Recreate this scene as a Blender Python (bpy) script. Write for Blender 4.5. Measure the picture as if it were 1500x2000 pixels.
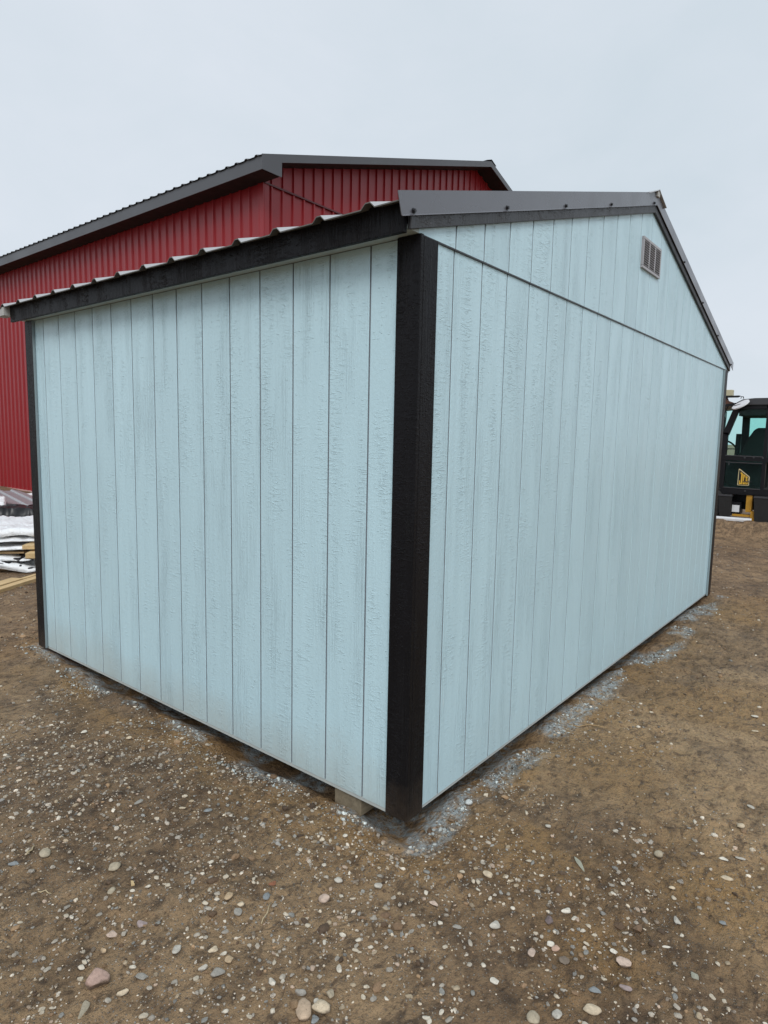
import bpy, bmesh, math, random
import numpy as np
from mathutils import Vector, Matrix

for o in list(bpy.data.objects):
    bpy.data.objects.remove(o)
SC = bpy.context.scene
COL = SC.collection
random.seed(7)
rng = np.random.default_rng(7)
R = math.radians

# ------------------------------------------------------------------ camera
cam_d = bpy.data.cameras.new('camera')
cam = bpy.data.objects.new('camera', cam_d)
COL.objects.link(cam)
cam_d.sensor_width = 36
cam_d.lens = 22.48
cam_d.clip_start = 0.05
cam_d.clip_end = 3000
CAM = Vector((-1.8314, -1.3337, 1.4251))
rt = Vector((0.62672847, -0.77898397, 0.01988489))
up = Vector((0.07794221, 0.08805767, 0.99306136))
fw = Vector((0.77532989, 0.62082995, -0.11590398))
cam.matrix_world = Matrix(((rt.x, up.x, -fw.x, CAM.x), (rt.y, up.y, -fw.y, CAM.y),
                           (rt.z, up.z, -fw.z, CAM.z), (0, 0, 0, 1)))
SC.camera = cam

# ------------------------------------------------------------------ sky, sun, exposure
SUN_EL, SUN_AZ = R(45), R(231)
W = bpy.data.worlds.new('World')
SC.world = W
W.use_nodes = True
nt = W.node_tree
nt.nodes.clear()
wo = nt.nodes.new('ShaderNodeOutputWorld')
bg = nt.nodes.new('ShaderNodeBackground')
bg.inputs['Strength'].default_value = 0.1
sky = nt.nodes.new('ShaderNodeTexSky')
sky.sky_type = 'NISHITA'
sky.sun_disc = False
sky.sun_elevation = SUN_EL
sky.sun_rotation = SUN_AZ
sky.dust_density = 4.0
# an overcast deck: broad soft cloud masses over nearly all of the blue
tc = nt.nodes.new('ShaderNodeTexCoord')
mp = nt.nodes.new('ShaderNodeMapping')
mp.inputs['Scale'].default_value = (1.0, 1.0, 1.9)
n1 = nt.nodes.new('ShaderNodeTexNoise')
n1.inputs['Scale'].default_value = 1.6
n1.inputs['Detail'].default_value = 5
n1.inputs['Roughness'].default_value = 0.5
n1.inputs['Distortion'].default_value = 0.35
rp = nt.nodes.new('ShaderNodeValToRGB')
rp.color_ramp.elements[0].position = 0.34
rp.color_ramp.elements[0].color = (5.55, 6.3, 6.9, 1)
rp.color_ramp.elements[1].position = 0.66
rp.color_ramp.elements[1].color = (6.55, 7.05, 7.7, 1)
mx = nt.nodes.new('ShaderNodeMix')
mx.data_type = 'RGBA'
mx.inputs[0].default_value = 0.95
nt.links.new(tc.outputs['Generated'], mp.inputs['Vector'])
nt.links.new(mp.outputs['Vector'], n1.inputs['Vector'])
n2 = nt.nodes.new('ShaderNodeTexNoise')
n2.inputs['Scale'].default_value = 4.2
n2.inputs['Detail'].default_value = 6
n2.inputs['Roughness'].default_value = 0.55
n2.inputs['Distortion'].default_value = 0.5
nt.links.new(mp.outputs['Vector'], n2.inputs['Vector'])
mm = nt.nodes.new('ShaderNodeMix')
mm.data_type = 'FLOAT'
mm.inputs[0].default_value = 0.32
nt.links.new(n1.outputs['Fac'], mm.inputs[2])
nt.links.new(n2.outputs['Fac'], mm.inputs[3])
nt.links.new(mm.outputs[0], rp.inputs['Fac'])
nt.links.new(sky.outputs['Color'], mx.inputs[6])
nt.links.new(rp.outputs['Color'], mx.inputs[7])
nt.links.new(mx.outputs[2], bg.inputs['Color'])
nt.links.new(bg.outputs[0], wo.inputs['Surface'])

sun_d = bpy.data.lights.new('sun', 'SUN')
sun_d.energy = 1.5
sun_d.angle = R(28)
sun_d.color = (1.0, 0.985, 0.96)
sun = bpy.data.objects.new('sun', sun_d)
COL.objects.link(sun)
sdir = Vector((math.sin(SUN_AZ) * math.cos(SUN_EL), math.cos(SUN_AZ) * math.cos(SUN_EL), math.sin(SUN_EL)))
sun.rotation_euler = sdir.to_track_quat('Z', 'Y').to_euler()
sun.location = sdir * 40

SC.view_settings.view_transform = 'Standard'
SC.view_settings.look = 'None'
SC.view_settings.exposure = 0.2
SC.view_settings.gamma = 1.0
SC.view_settings.use_curve_mapping = False

# ------------------------------------------------------------------ object helpers
def link(name, me, parent=None, mat=None, smooth=False):
    o = bpy.data.objects.new(name, me)
    COL.objects.link(o)
    if parent is not None:
        o.parent = parent
    if mat is not None and len(me.materials) == 0:
        me.materials.append(mat)
    if smooth:
        me.polygons.foreach_set('use_smooth', [True] * len(me.polygons))
    return o


def mesh(verts, faces):
    me = bpy.data.meshes.new('m')
    me.from_pydata([tuple(v) for v in verts], [], faces)
    bm = bmesh.new()
    bm.from_mesh(me)
    bmesh.ops.recalc_face_normals(bm, faces=bm.faces)
    bm.to_mesh(me)
    bm.free()
    return me


class MB:
    def __init__(s):
        s.v, s.f = [], []

    def add(s, v, f):
        n = len(s.v)
        s.v += [tuple(p) for p in v]
        s.f += [tuple(n + i for i in q) for q in f]
        return s

    def box(s, x0, x1, y0, y1, z0, z1, M=None):
        v = [(x0, y0, z0), (x1, y0, z0), (x1, y1, z0), (x0, y1, z0), (x0, y0, z1), (x1, y0, z1), (x1, y1, z1), (x0, y1, z1)]
        if M is not None:
            v = [M @ Vector(p) for p in v]
        return s.add(v, [(0, 3, 2, 1), (4, 5, 6, 7), (0, 1, 5, 4), (1, 2, 6, 5), (2, 3, 7, 6), (3, 0, 4, 7)])

    def prism(s, poly, axis, a, b):
        """poly of 2-D points extruded along axis from a to b"""
        n = len(poly)
        def p3(p, t):
            return {0: (t, p[0], p[1]), 1: (p[0], t, p[1]), 2: (p[0], p[1], t)}[axis]
        v = [p3(p, a) for p in poly] + [p3(p, b) for p in poly]
        f = [tuple(range(n - 1, -1, -1)), tuple(range(n, 2 * n))]
        f += [(i, (i + 1) % n, n + (i + 1) % n, n + i) for i in range(n)]
        return s.add(v, f)

    def tube(s, pts, r, n=8, cap=True):
        pts = [Vector(p) for p in pts]
        rings = []
        for i, p in enumerate(pts):
            d = (pts[min(i + 1, len(pts) - 1)] - pts[max(i - 1, 0)]).normalized()
            a = d.orthogonal().normalized()
            if abs(d.z) < 0.95:
                a = d.cross(Vector((0, 0, 1))).normalized()
            b = d.cross(a)
            rr = r[i] if isinstance(r, (list, tuple)) else r
            rings.append([p + a * math.cos(t) * rr + b * math.sin(t) * rr for t in [2 * math.pi * k / n for k in range(n)]])
        v = [q for g in rings for q in g]
        f = []
        for i in range(len(rings) - 1):
            for k in range(n):
                f.append((i * n + k, i * n + (k + 1) % n, (i + 1) * n + (k + 1) % n, (i + 1) * n + k))
        if cap:
            f.append(tuple(range(n - 1, -1, -1)))
            f.append(tuple((len(rings) - 1) * n + k for k in range(n)))
        return s.add(v, f)

    def disc(s, c, axis, r, h, n=20):
        c = Vector(c)
        ax = Vector(axis).normalized()
        return s.tube([c - ax * h / 2, c + ax * h / 2], r, n)

    def mesh(s):
        return mesh(s.v, s.f)

    def build(s, name, mat, parent=None, smooth=False, bevel=0.0):
        o = link(name, s.mesh(), parent, mat, smooth)
        if bevel:
            m = o.modifiers.new('bevel', 'BEVEL')
            m.width = bevel
            m.segments = 2
            m.limit_method = 'ANGLE'
        return o


def empty(name, loc, label, cat, group=None):
    o = bpy.data.objects.new(name, None)
    o.empty_display_size = 0.1
    o.location = loc
    COL.objects.link(o)
    o['label'] = label
    o['category'] = cat
    if group:
        o['group'] = group
    return o


def tag(o, label=None, cat=None, group=None, kind=None):
    if label: o['label'] = label
    if cat: o['category'] = cat
    if group: o['group'] = group
    if kind: o['kind'] = kind
    return o


# ------------------------------------------------------------------ numpy noise
def _hash(ix, iy, seed):
    h = (ix.astype(np.int64) * 374761393 + iy.astype(np.int64) * 668265263 + seed * 1442695041) & 0xFFFFFFFF
    h = ((h ^ (h >> 13)) * 1274126177) & 0xFFFFFFFF
    h = h ^ (h >> 16)
    return (h & 0xFFFF) / 65535.0


def vnoise(x, y, seed=0):
    ix, iy = np.floor(x), np.floor(y)
    fx, fy = x - ix, y - iy
    fx = fx * fx * fx * (fx * (fx * 6 - 15) + 10)
    fy = fy * fy * fy * (fy * (fy * 6 - 15) + 10)
    a, b = _hash(ix, iy, seed), _hash(ix + 1, iy, seed)
    c, d = _hash(ix, iy + 1, seed), _hash(ix + 1, iy + 1, seed)
    return (a + (b - a) * fx) * (1 - fy) + (c + (d - c) * fx) * fy


def fbm(x, y, seed=0, octv=4, gain=0.5):
    t, a, n = 0, 1.0, 0
    for k in range(octv):
        t = t + a * vnoise(x * 2 ** k + 17.3 * k, y * 2 ** k - 9.1 * k, seed + k)
        n += a
        a *= gain
    return t / n


def sstep(e0, e1, x):
    t = np.clip((x - e0) / (e1 - e0), 0, 1)
    return t * t * (3 - 2 * t)


def shed_dist(x, y):
    """distance outside the shed's footprint (negative = under it)"""
    dx = np.maximum(np.maximum(-x, x - 4.877), -9)
    dy = np.maximum(np.maximum(-y, y - 3.06), -9)
    out = np.hypot(np.maximum(dx, 0), np.maximum(dy, 0))
    return np.where((dx < 0) & (dy < 0), np.maximum(dx, dy), out)


def ground_h(x, y):
    x, y = np.asarray(x, float), np.asarray(y, float)
    d = shed_dist(x, y)
    h = -0.066 + 0.035 * (fbm(x * 1.1, y * 1.1, 3, 3) - 0.5)
    near = np.exp(-((x + 1) ** 2 + (y + 1) ** 2) / 90.0)
    h = h + 0.016 * (fbm(x * 5.5, y * 5.5, 11, 3) - 0.5) * (0.4 + 0.6 * near)
    # wheel ruts running past the gable side
    t = (x * 0.86 - y * 0.5)
    s = (x * 0.5 + y * 0.86)
    rut = np.exp(-((s + 1.45 + 0.15 * np.sin(t * 0.9)) / 0.16) ** 2) + np.exp(-((s + 0.55 + 0.12 * np.sin(t * 0.8 + 1)) / 0.13) ** 2) * 0.6
    h = h - 0.014 * rut * sstep(0.2, 1.2, x) * sstep(0.15, 0.4, -y)
    # slight rise at the two far corners of the shed, hollow along its edge
    h = h + 0.035 * np.exp(-((x - 0) ** 2 + (y - 3.1) ** 2) / 0.5) + 0.035 * np.exp(-((x - 4.9) ** 2 + y ** 2) / 1.2)
    h = h - 0.05 * np.exp(-(np.maximum(d - 0.02, 0) / 0.10) ** 2) * sstep(0.35, 0.7, fbm(x * 2.2, y * 2.2, 31, 2))
    h = h - 0.075 * sstep(0.03, -0.16, d)
    rough = sstep(3.0, 7.0, np.hypot(x, y)) * sstep(60, 20, np.hypot(x, y))
    h = h + rough * (0.07 * (fbm(x * 1.6, y * 1.1, 37, 4) - 0.5) + 0.03 * (np.abs(fbm(x * 3.5, y * 1.5, 39, 3) - 0.5)))
    # pushed-up ridge of mud in front of the machine
    yc = 10.05 + 0.25 * np.sin(y * 1.3)
    h = h + (0.19 + 0.05 * np.sin(y * 2.3)) * np.exp(-((x - yc) / 0.32) ** 2) * sstep(-3.5, -1.5, y) * sstep(4.5, 3.0, y) * (0.6 + 0.8 * fbm(x * 4, y * 4, 51, 3))
    return h


def ground_fine(x, y):
    c = fbm(x * 16, y * 16, 21, 4, 0.6) - 0.5
    e = fbm(x * 45, y * 45, 25, 2) - 0.5
    m = sstep(0.35, 0.65, fbm(x * 2.1, y * 2.1, 41, 3))
    return 0.020 * c * (0.45 + m) + 0.010 * e * (0.3 + m)


def GZ(x, y):
    x, y = np.array([float(x)]), np.array([float(y)])
    return float((ground_h(x, y) + ground_fine(x, y))[0])


# ------------------------------------------------------------------ material helpers
class NT:
    def __init__(s, name):
        s.m = bpy.data.materials.new(name)
        s.m.use_nodes = True
        s.t = s.m.node_tree
        s.b = s.t.nodes['Principled BSDF']
        s.out = s.t.nodes['Material Output']

    def n(s, typ, **kw):
        nd = s.t.nodes.new(typ)
        for k, v in kw.items():
            if k in nd.inputs:
                nd.inputs[k].default_value = v
            else:
                setattr(nd, k, v)
        return nd

    def l(s, a, b):
        s.t.links.new(a, b)

    def noise(s, vec, scale, detail=3, rough=0.5, dist=0.0):
        nd = s.n('ShaderNodeTexNoise', Scale=scale, Detail=detail, Roughness=rough, Distortion=dist)
        if vec is not None:
            s.l(vec, nd.inputs['Vector'])
        return nd.outputs['Fac']

    def mapv(s, vec, scale=(1, 1, 1), loc=(0, 0, 0)):
        nd = s.n('ShaderNodeMapping')
        nd.inputs['Scale'].default_value = scale
        nd.inputs['Location'].default_value = loc
        s.l(vec, nd.inputs['Vector'])
        return nd.outputs['Vector']

    def ramp(s, fac, stops):
        nd = s.n('ShaderNodeValToRGB')
        el = nd.color_ramp.elements
        while len(el) < len(stops):
            el.new(0.5)
        for e, (p, c) in zip(el, stops):
            e.position = p
            e.color = (c, c, c, 1) if isinstance(c, (int, float)) else (*c, 1)
        s.l(fac, nd.inputs['Fac'])
        return nd.outputs['Color']

    def math(s, op, a, b=None, c=None):
        nd = s.n('ShaderNodeMath', operation=op)
        for i, v in enumerate((a, b, c)):
            if v is None: continue
            if isinstance(v, (int, float)):
                nd.inputs[i].default_value = v
            else:
                s.l(v, nd.inputs[i])
        return nd.outputs[0]

    def mix(s, fac, a, b, blend='MIX'):
        nd = s.n('ShaderNodeMix', data_type='RGBA', blend_type=blend)
        for i, v in ((0, fac), (6, a), (7, b)):
            if isinstance(v, (int, float)):
                nd.inputs[i].default_value = v if i == 0 else (v, v, v, 1)
            elif isinstance(v, tuple):
                nd.inputs[i].default_value = (*v, 1)
            else:
                s.l(v, nd.inputs[i])
        return nd.outputs[2]

    def bump(s, h, dist, strength=1.0, prev=None):
        nd = s.n('ShaderNodeBump', Strength=strength, Distance=dist)
        s.l(h, nd.inputs['Height'])
        if prev is not None:
            s.l(prev, nd.inputs['Normal'])
        return nd.outputs['Normal']

    def objvec(s, spread=40.0):
        tcn = s.n('ShaderNodeTexCoord')
        oi = s.n('ShaderNodeObjectInfo')
        cx = s.n('ShaderNodeCombineXYZ')
        s.l(s.math('MULTIPLY', oi.outputs['Random'], spread), cx.inputs[0])
        s.l(s.math('MULTIPLY', oi.outputs['Random'], spread * 1.7), cx.inputs[2])
        ad = s.n('ShaderNodeVectorMath', operation='ADD')
        s.l(tcn.outputs['Object'], ad.inputs[0])
        s.l(cx.outputs[0], ad.inputs[1])
        return ad.outputs[0], oi, tcn

    def set(s, **kw):
        for k, v in kw.items():
            k = k.replace('_', ' ')
            if isinstance(v, tuple):
                v = (*v, 1)
            if hasattr(v, 'is_linked') or hasattr(v, 'links'):
                s.l(v, s.b.inputs[k])
            else:
                s.b.inputs[k].default_value = v
        return s


def wood_emboss(t, vec, amp=1.0):
    """rough-sawn cedar texture pressed into the siding: saw chatter across, grain along z, fine tooth"""
    chat = t.noise(t.mapv(vec, (22, 22, 88)), 1.0, 4, 0.62, 1.1)
    chat = t.ramp(chat, [(0.50, 0.0), (0.66, 1.0)])
    cm = t.ramp(t.noise(t.mapv(vec, (11, 11, 2.3)), 1.0, 4, 0.65), [(0.46, 0.0), (0.70, 1.0)])
    chat = t.math('MULTIPLY', chat, cm)
    grain = t.noise(t.mapv(vec, (120, 120, 3.2)), 1.0, 4, 0.65, 0.7)
    gm = t.ramp(t.noise(t.mapv(vec, (9, 9, 1.2), (5, 0, 3)), 1.0, 3), [(0.46, 0.0), (0.66, 1.0)])
    grain = t.math('MULTIPLY', t.ramp(grain, [(0.42, 0.0), (0.62, 1.0)]), gm)
    pit = t.ramp(t.noise(t.mapv(vec, (70, 70, 55)), 1.0, 4, 0.7), [(0.35, 0.0), (0.75, 1.0)])
    fleck = t.ramp(t.noise(t.mapv(vec, (55, 55, 90), (2, 7, 1)), 1.0, 2, 0.5), [(0.66, 0.0), (0.74, 1.0)])
    fine = t.noise(vec, 330, 2, 0.6)
    h = t.math('ADD', t.math('MULTIPLY', chat, amp), t.math('MULTIPLY', grain, 0.85))
    h = t.math('ADD', h, t.math('MULTIPLY', pit, 0.26))
    h = t.math('ADD', h, t.math('MULTIPLY', fleck, 0.7))
    h = t.math('ADD', h, t.math('MULTIPLY', fine, 0.06))
    return h, gm


def siding_material(name, base, dirt=True):
    t = NT(name)
    vec, oi, tcn = t.objvec()
    h, gm = wood_emboss(t, vec, 1.0)
    nrm = t.bump(h, 0.0030, 0.75)
    stre = t.noise(t.mapv(vec, (26, 26, 0.9)), 1.0, 4, 0.6)
    col = t.mix(t.ramp(stre, [(0.3, 0.0), (0.72, 1.0)]), tuple(c * 0.965 for c in base), tuple(min(c * 1.035, 0.95) for c in base))
    tone = t.ramp(oi.outputs['Random'], [(0.0, 0.965), (1.0, 1.03)])
    col = t.mix(1.0, col, tone, 'MULTIPLY')
    if dirt:
        geo = t.n('ShaderNodeNewGeometry')
        sp = t.n('ShaderNodeSeparateXYZ')
        t.l(geo.outputs['Position'], sp.inputs[0])
        zz = sp.outputs[2]
        dn = t.noise(t.mapv(geo.outputs['Position'], (2.2, 2.2, 1.6)), 1.0, 4, 0.6)
        spl = t.noise(geo.outputs['Position'], 60, 3, 0.7)
        f = t.math('SUBTRACT', t.math('ADD', t.math('MULTIPLY', dn, 0.75), t.math('MULTIPLY', spl, 0.35)), t.math('MULTIPLY', zz, 2.2))
        f = t.ramp(f, [(0.08, 0.0), (0.62, 0.5)])
        # soil splash is stronger on the eave wall than on the gable
        sx = t.ramp(t.math('MULTIPLY', sp.outputs[0], 1.0), [(0.0, 1.0), (0.05, 0.25)])
        f = t.math('MULTIPLY', f, sx)
        col = t.mix(f, col, (0.40, 0.39, 0.33))
        # a few thin scuffs of chalk white
        sc = t.ramp(t.noise(t.mapv(vec, (40, 40, 7)), 1.0, 2, 0.5), [(0.735, 0.0), (0.78, 0.35)])
        col = t.mix(sc, col, (0.78, 0.82, 0.83))
    t.set(Base_Color=col, Roughness=0.33, Normal=nrm)
    t.b.inputs['Specular IOR Level'].default_value = 0.5
    return t.m


def trim_material(name):
    t = NT(name)
    vec, oi, tcn = t.objvec()
    h, gm = wood_emboss(t, vec, 1.0)
    nrm = t.bump(h, 0.004, 0.85)
    col = t.mix(t.noise(t.mapv(vec, (20, 20, 3)), 1.0, 3), (0.004, 0.004, 0.005), (0.009, 0.0085, 0.0105))
    geo = t.n('ShaderNodeNewGeometry')
    sp = t.n('ShaderNodeSeparateXYZ')
    t.l(geo.outputs['Position'], sp.inputs[0])
    dn = t.noise(geo.outputs['Position'], 9, 4, 0.7)
    f = t.ramp(t.math('SUBTRACT', dn, t.math('MULTIPLY', sp.outputs[2], 2.4)), [(0.1, 0.0), (0.65, 0.45)])
    col = t.mix(f, col, (0.09, 0.065, 0.045))
    t.set(Base_Color=col, Roughness=0.42, Normal=nrm)
    t.b.inputs['Specular IOR Level'].default_value = 0.16
    return t.m


def plain(name, col, rough=0.5, metal=0.0, var=0.12, scale=9, bump=0.0, bscale=60, spec=0.5):
    t = NT(name)
    vec, oi, tcn = t.objvec()
    f = t.noise(vec, scale, 4, 0.6)
    c = t.mix(f, tuple(x * (1 - var) for x in col), tuple(min(1, x * (1 + var)) for x in col))
    t.set(Base_Color=c, Metallic=metal)
    t.l(t.ramp(t.noise(vec, scale * 0.6, 3), [(0.3, max(rough - 0.08, 0.02)), (0.7, min(rough + 0.08, 1))]), t.b.inputs['Roughness'])
    if bump:
        t.l(t.bump(t.noise(vec, bscale, 4, 0.6), bump, 0.8), t.b.inputs['Normal'])
    t.b.inputs['Specular IOR Level'].default_value = spec
    return t.m


def wood(name, a, b, rough=0.75):
    t = NT(name)
    vec, oi, tcn = t.objvec()
    g = t.noise(t.mapv(vec, (3, 60, 60)), 1.0, 5, 0.6, 0.5)
    c = t.mix(t.ramp(g, [(0.3, 0.0), (0.7, 1.0)]), a, b)
    c = t.mix(t.ramp(t.noise(vec, 5, 3), [(0.5, 0.0), (0.8, 0.5)]), c, tuple(x * 0.55 for x in a))
    t.set(Base_Color=c, Roughness=rough, Normal=t.bump(g, 0.002, 0.6))
    return t.m


BLUE = (0.515, 0.712, 0.785)
M = {}
M['siding'] = siding_material('pale_blue_siding', BLUE)
M['sidinglow'] = plain('siding_edge', (0.44, 0.47, 0.46), 0.7, var=0.15, scale=20)
M['groove'] = plain('groove_paint', (0.25, 0.285, 0.32), 0.8, var=0.2, scale=12)  # bare groove grey, with the groove's shade put into the colour
M['edgepaint'] = plain('thin_paint_edge', (0.24, 0.30, 0.32), 0.6)
M['soffit'] = plain('soffit_paint', (0.44, 0.52, 0.52), 0.55, bump=0.001)
M['trim'] = trim_material('black_trim_paint')
M['raketrim'] = trim_material('black_rake_paint')
M['raketrim'].node_tree.nodes['Principled BSDF'].inputs['Specular IOR Level'].default_value = 0.75
M['roofmetal'] = plain('ash_grey_roof_metal', (0.40, 0.405, 0.415), 0.3, var=0.05, spec=0.6)
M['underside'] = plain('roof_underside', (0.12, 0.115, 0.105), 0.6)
M['rakemetal'] = plain('charcoal_trim_metal', (0.098, 0.100, 0.116), 0.27, var=0.06, spec=1.0)
M['screw'] = plain('screw_metal', (0.015, 0.015, 0.018), 0.35)
M['vent'] = plain('vent_plastic', (0.37, 0.36, 0.375), 0.45, var=0.06)
M['dark'] = plain('dark_inside', (0.012, 0.011, 0.011), 0.9)
M['skid'] = wood('treated_skid', (0.16, 0.13, 0.085), (0.25, 0.205, 0.14))
M['rawwood'] = wood('raw_pine', (0.52, 0.36, 0.17), (0.68, 0.50, 0.27))
M['oldwood'] = wood('weathered_pine', (0.30, 0.19, 0.09), (0.42, 0.29, 0.15))
M['greywood'] = plain('pale_grey_board', (0.42, 0.42, 0.40), 0.7)


def red_metal():
    t = NT('barn_red_metal')
    vec, oi, tcn = t.objvec()
    c = t.mix(t.noise(t.mapv(vec, (6, 6, 0.5)), 1.0, 4, 0.6), (0.262, 0.012, 0.017), (0.305, 0.016, 0.021))
    t.set(Base_Color=c, Roughness=0.36, Normal=t.bump(t.noise(t.mapv(vec, (2, 2, 0.6)), 2.0, 2), 0.006, 0.35))
    return t.m


M['red'] = red_metal()
M['reddark'] = plain('red_lap_trim', (0.10, 0.012, 0.016), 0.45)
M['barnroof'] = plain('barn_roof_metal', (0.05, 0.05, 0.052), 0.4)
M['barnfascia'] = plain('barn_fascia_metal', (0.078, 0.080, 0.088), 0.38, var=0.06, scale=2)
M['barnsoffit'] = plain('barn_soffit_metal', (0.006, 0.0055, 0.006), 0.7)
M['pinkbase'] = plain('base_flashing', (0.55, 0.33, 0.31), 0.5)  # pale pink paints in the reflected line along the barn foot
M['concrete'] = plain('concrete', (0.27, 0.25, 0.23), 0.9, scale=4)

# ------------------------------------------------------------------ ground
def build_ground():
    cx, cy = CAM.x, CAM.y
    yaw = math.atan2(fw.y, fw.x)
    rs = [0.02, 0.3, 0.6, 0.9]
    r = 1.1
    while r < 9:
        rs.append(r)
        r *= 1.0052
    while r < 22:
        rs.append(r)
        r *= 1.011
    while r < 2000:
        rs.append(r)
        r *= 1.05
    rs.append(2500)
    half = R(45)
    a_in = np.linspace(-half, half, 521)
    a_out = np.linspace(half, 2 * math.pi - half, 122)[1:-1]
    an = np.concatenate([a_in, a_out]) + yaw
    rs = np.array(rs)
    A, Rr = np.meshgrid(an, rs)
    X = cx + Rr * np.cos(A)
    Y = cy + Rr * np.sin(A)
    fade = np.clip((160 - Rr) / 120, 0, 1)
    fine = np.clip((14 - Rr) / 6, 0, 1)
    Z = ground_h(X, Y) * fade + (-0.08) * (1 - fade) + ground_fine(X, Y) * fine
    nr, na = X.shape
    co = np.stack([X, Y, Z], -1).reshape(-1, 3)
    i = np.arange(nr - 1)[:, None] * na
    j = np.arange(na)[None, :]
    j2 = (j + 1) % na
    F = np.stack([i + j, i + j2, i + na + j2, i + na + j], -1).reshape(-1, 4)
    me = bpy.data.meshes.new('ground')
    me.vertices.add(len(co))
    me.vertices.foreach_set('co', co.ravel())
    me.loops.add(F.size)
    me.loops.foreach_set('vertex_index', F.ravel().astype(np.int32))
    me.polygons.add(len(F))
    me.polygons.foreach_set('loop_start', np.arange(0, F.size, 4, dtype=np.int32))
    me.polygons.foreach_set('use_smooth', np.ones(len(F), bool))
    me.update(calc_edges=True)
    me.validate()
    x, y = co[:, 0], co[:, 1]
    d = shed_dist(x, y)
    # paint mist that fell on the soil along the wall feet when the shed was sprayed
    wid = (0.02 + 0.17 * (x > -0.03)) * fbm(x * 1.7, y * 1.7, 61, 3)
    osp = sstep(0.08, 0.02, d - wid) * sstep(0.46, 0.58, fbm(x * 4.5, y * 4.5, 63, 3) + 0.05) * sstep(0.30, 0.55, fbm(x * 17, y * 17, 67, 3) + 0.08) * (d > -0.25)
    osp = osp * ((x < 4.9) & (y < 3.3)) * np.where(x < -0.03, 0.6, 1.0)
    rust = np.exp(-(np.maximum(d - 0.08, 0) / 0.22) ** 2) * sstep(0.40, 0.62, fbm(x * 2.6 + 9, y * 2.6, 71, 3))
    rust = np.maximum(rust, 0.75 * sstep(0.5, 0.68, fbm(x * 0.9 + 2, y * 0.9, 73, 3)) * sstep(-0.1, 0.5, x) * sstep(0.0, 0.3, -y) * sstep(3.5, 1.0, d))
    tan = sstep(0.40, 0.66, fbm(x * 0.75, y * 0.75, 81, 4)) * (0.55 + 0.45 * sstep(-1.2, 0.6, x - y))
    for (ox, oy, ow) in OCHRE:
        rust = np.maximum(rust, 0.95 * np.exp(-((x - ox) ** 2 + (y - oy) ** 2) / ow ** 2) * sstep(0.30, 0.52, fbm(x * 4 + 3, y * 4, 77, 3)))
    tan = np.clip(tan + 0.35 * sstep(0, 1.5, x - y - 1.0), 0, 1) * (0.45 + 0.55 * sstep(7, 3.5, x))
    for nm, arr in (('overspray', osp), ('rust', rust), ('tan', tan)):
        at = me.attributes.new(nm, 'FLOAT', 'POINT')
        at.data.foreach_set('value', arr.astype(np.float32))
    t = NT('wet_dirt')
    geo = t.n('ShaderNodeNewGeometry')
    P = geo.outputs['Position']
    at = {k: t.n('ShaderNodeAttribute', attribute_name=k).outputs['Fac'] for k in ('overspray', 'rust', 'tan')}
    big = t.noise(P, 0.9, 4, 0.6)
    med = t.noise(P, 7, 5, 0.65, 0.6)
    fin = t.noise(P, 55, 5, 0.7)
    c = t.mix(t.ramp(med, [(0.3, 0.0), (0.7, 1.0)]), (0.085, 0.055, 0.034), (0.330, 0.215, 0.120))
    f = t.math('MULTIPLY', at['tan'], t.ramp(med, [(0.30, 0.25), (0.65, 1.0)]))
    c = t.mix(f, c, (0.500, 0.340, 0.190))
    c = t.mix(t.math('MULTIPLY', at['rust'], t.ramp(med, [(0.25, 0.3), (0.6, 0.85)])), c, (0.340, 0.200, 0.078))
    c = t.mix(t.ramp(fin, [(0.34, 0.6), (0.45, 0.0)]), c, (0.050, 0.034, 0.024))  # fine dark spots paint shade into the small hollows
    mot = t.noise(t.mapv(P, (1.0, 1.6, 1.0)), 15, 6, 0.68, 0.9)
    c = t.mix(t.ramp(mot, [(0.36, 0.72), (0.50, 0.0)]), c, (0.066, 0.044, 0.030))
    c = t.mix(t.ramp(mot, [(0.54, 0.0), (0.70, 0.5)]), c, (0.37, 0.255, 0.150))
    # grit too small to model
    vo = t.n('ShaderNodeTexVoronoi', feature='F1', Scale=210.0)
    t.l(P, vo.inputs['Vector'])
    sp = t.n('ShaderNodeSeparateColor')
    t.l(vo.outputs['Color'], sp.inputs[0])
    gr = t.math('MULTIPLY', t.ramp(vo.outputs['Distance'], [(0.30, 1.0), (0.42, 0.0)]), t.ramp(sp.outputs[0], [(0.80, 0.0), (0.84, 1.0)]))
    vo2 = t.n('ShaderNodeTexVoronoi', feature='F1', Scale=120.0)
    t.l(P, vo2.inputs['Vector'])
    sp2 = t.n('ShaderNodeSeparateColor')
    t.l(vo2.outputs['Color'], sp2.inputs[0])
    gr2 = t.math('MULTIPLY', t.ramp(vo2.outputs['Distance'], [(0.24, 1.0), (0.34, 0.0)]), t.ramp(sp2.outputs[0], [(0.80, 0.0), (0.84, 1.0)]))
    gr = t.math('MAXIMUM', gr, gr2)
    gr = t.math('MULTIPLY', gr, t.ramp(t.noise(P, 2.4, 3), [(0.35, 0.15), (0.6, 0.9)]))
    c = t.mix(gr, c, t.ramp(sp.outputs[1], [(0.0, (0.16, 0.14, 0.12)), (0.5, (0.30, 0.27, 0.23)), (1.0, (0.46, 0.43, 0.38))]))
    of = t.math('MULTIPLY', at['overspray'], t.ramp(t.noise(P, 38, 5, 0.75), [(0.38, 0.0), (0.58, 0.92)]))
    c = t.mix(of, c, (0.41, 0.475, 0.50))
    t.set(Base_Color=c)
    t.l(t.ramp(t.noise(P, 3.0, 4), [(0.3, 0.55), (0.7, 0.88)]), t.b.inputs['Roughness'])
    t.b.inputs['Specular IOR Level'].default_value = 0.3
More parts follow.
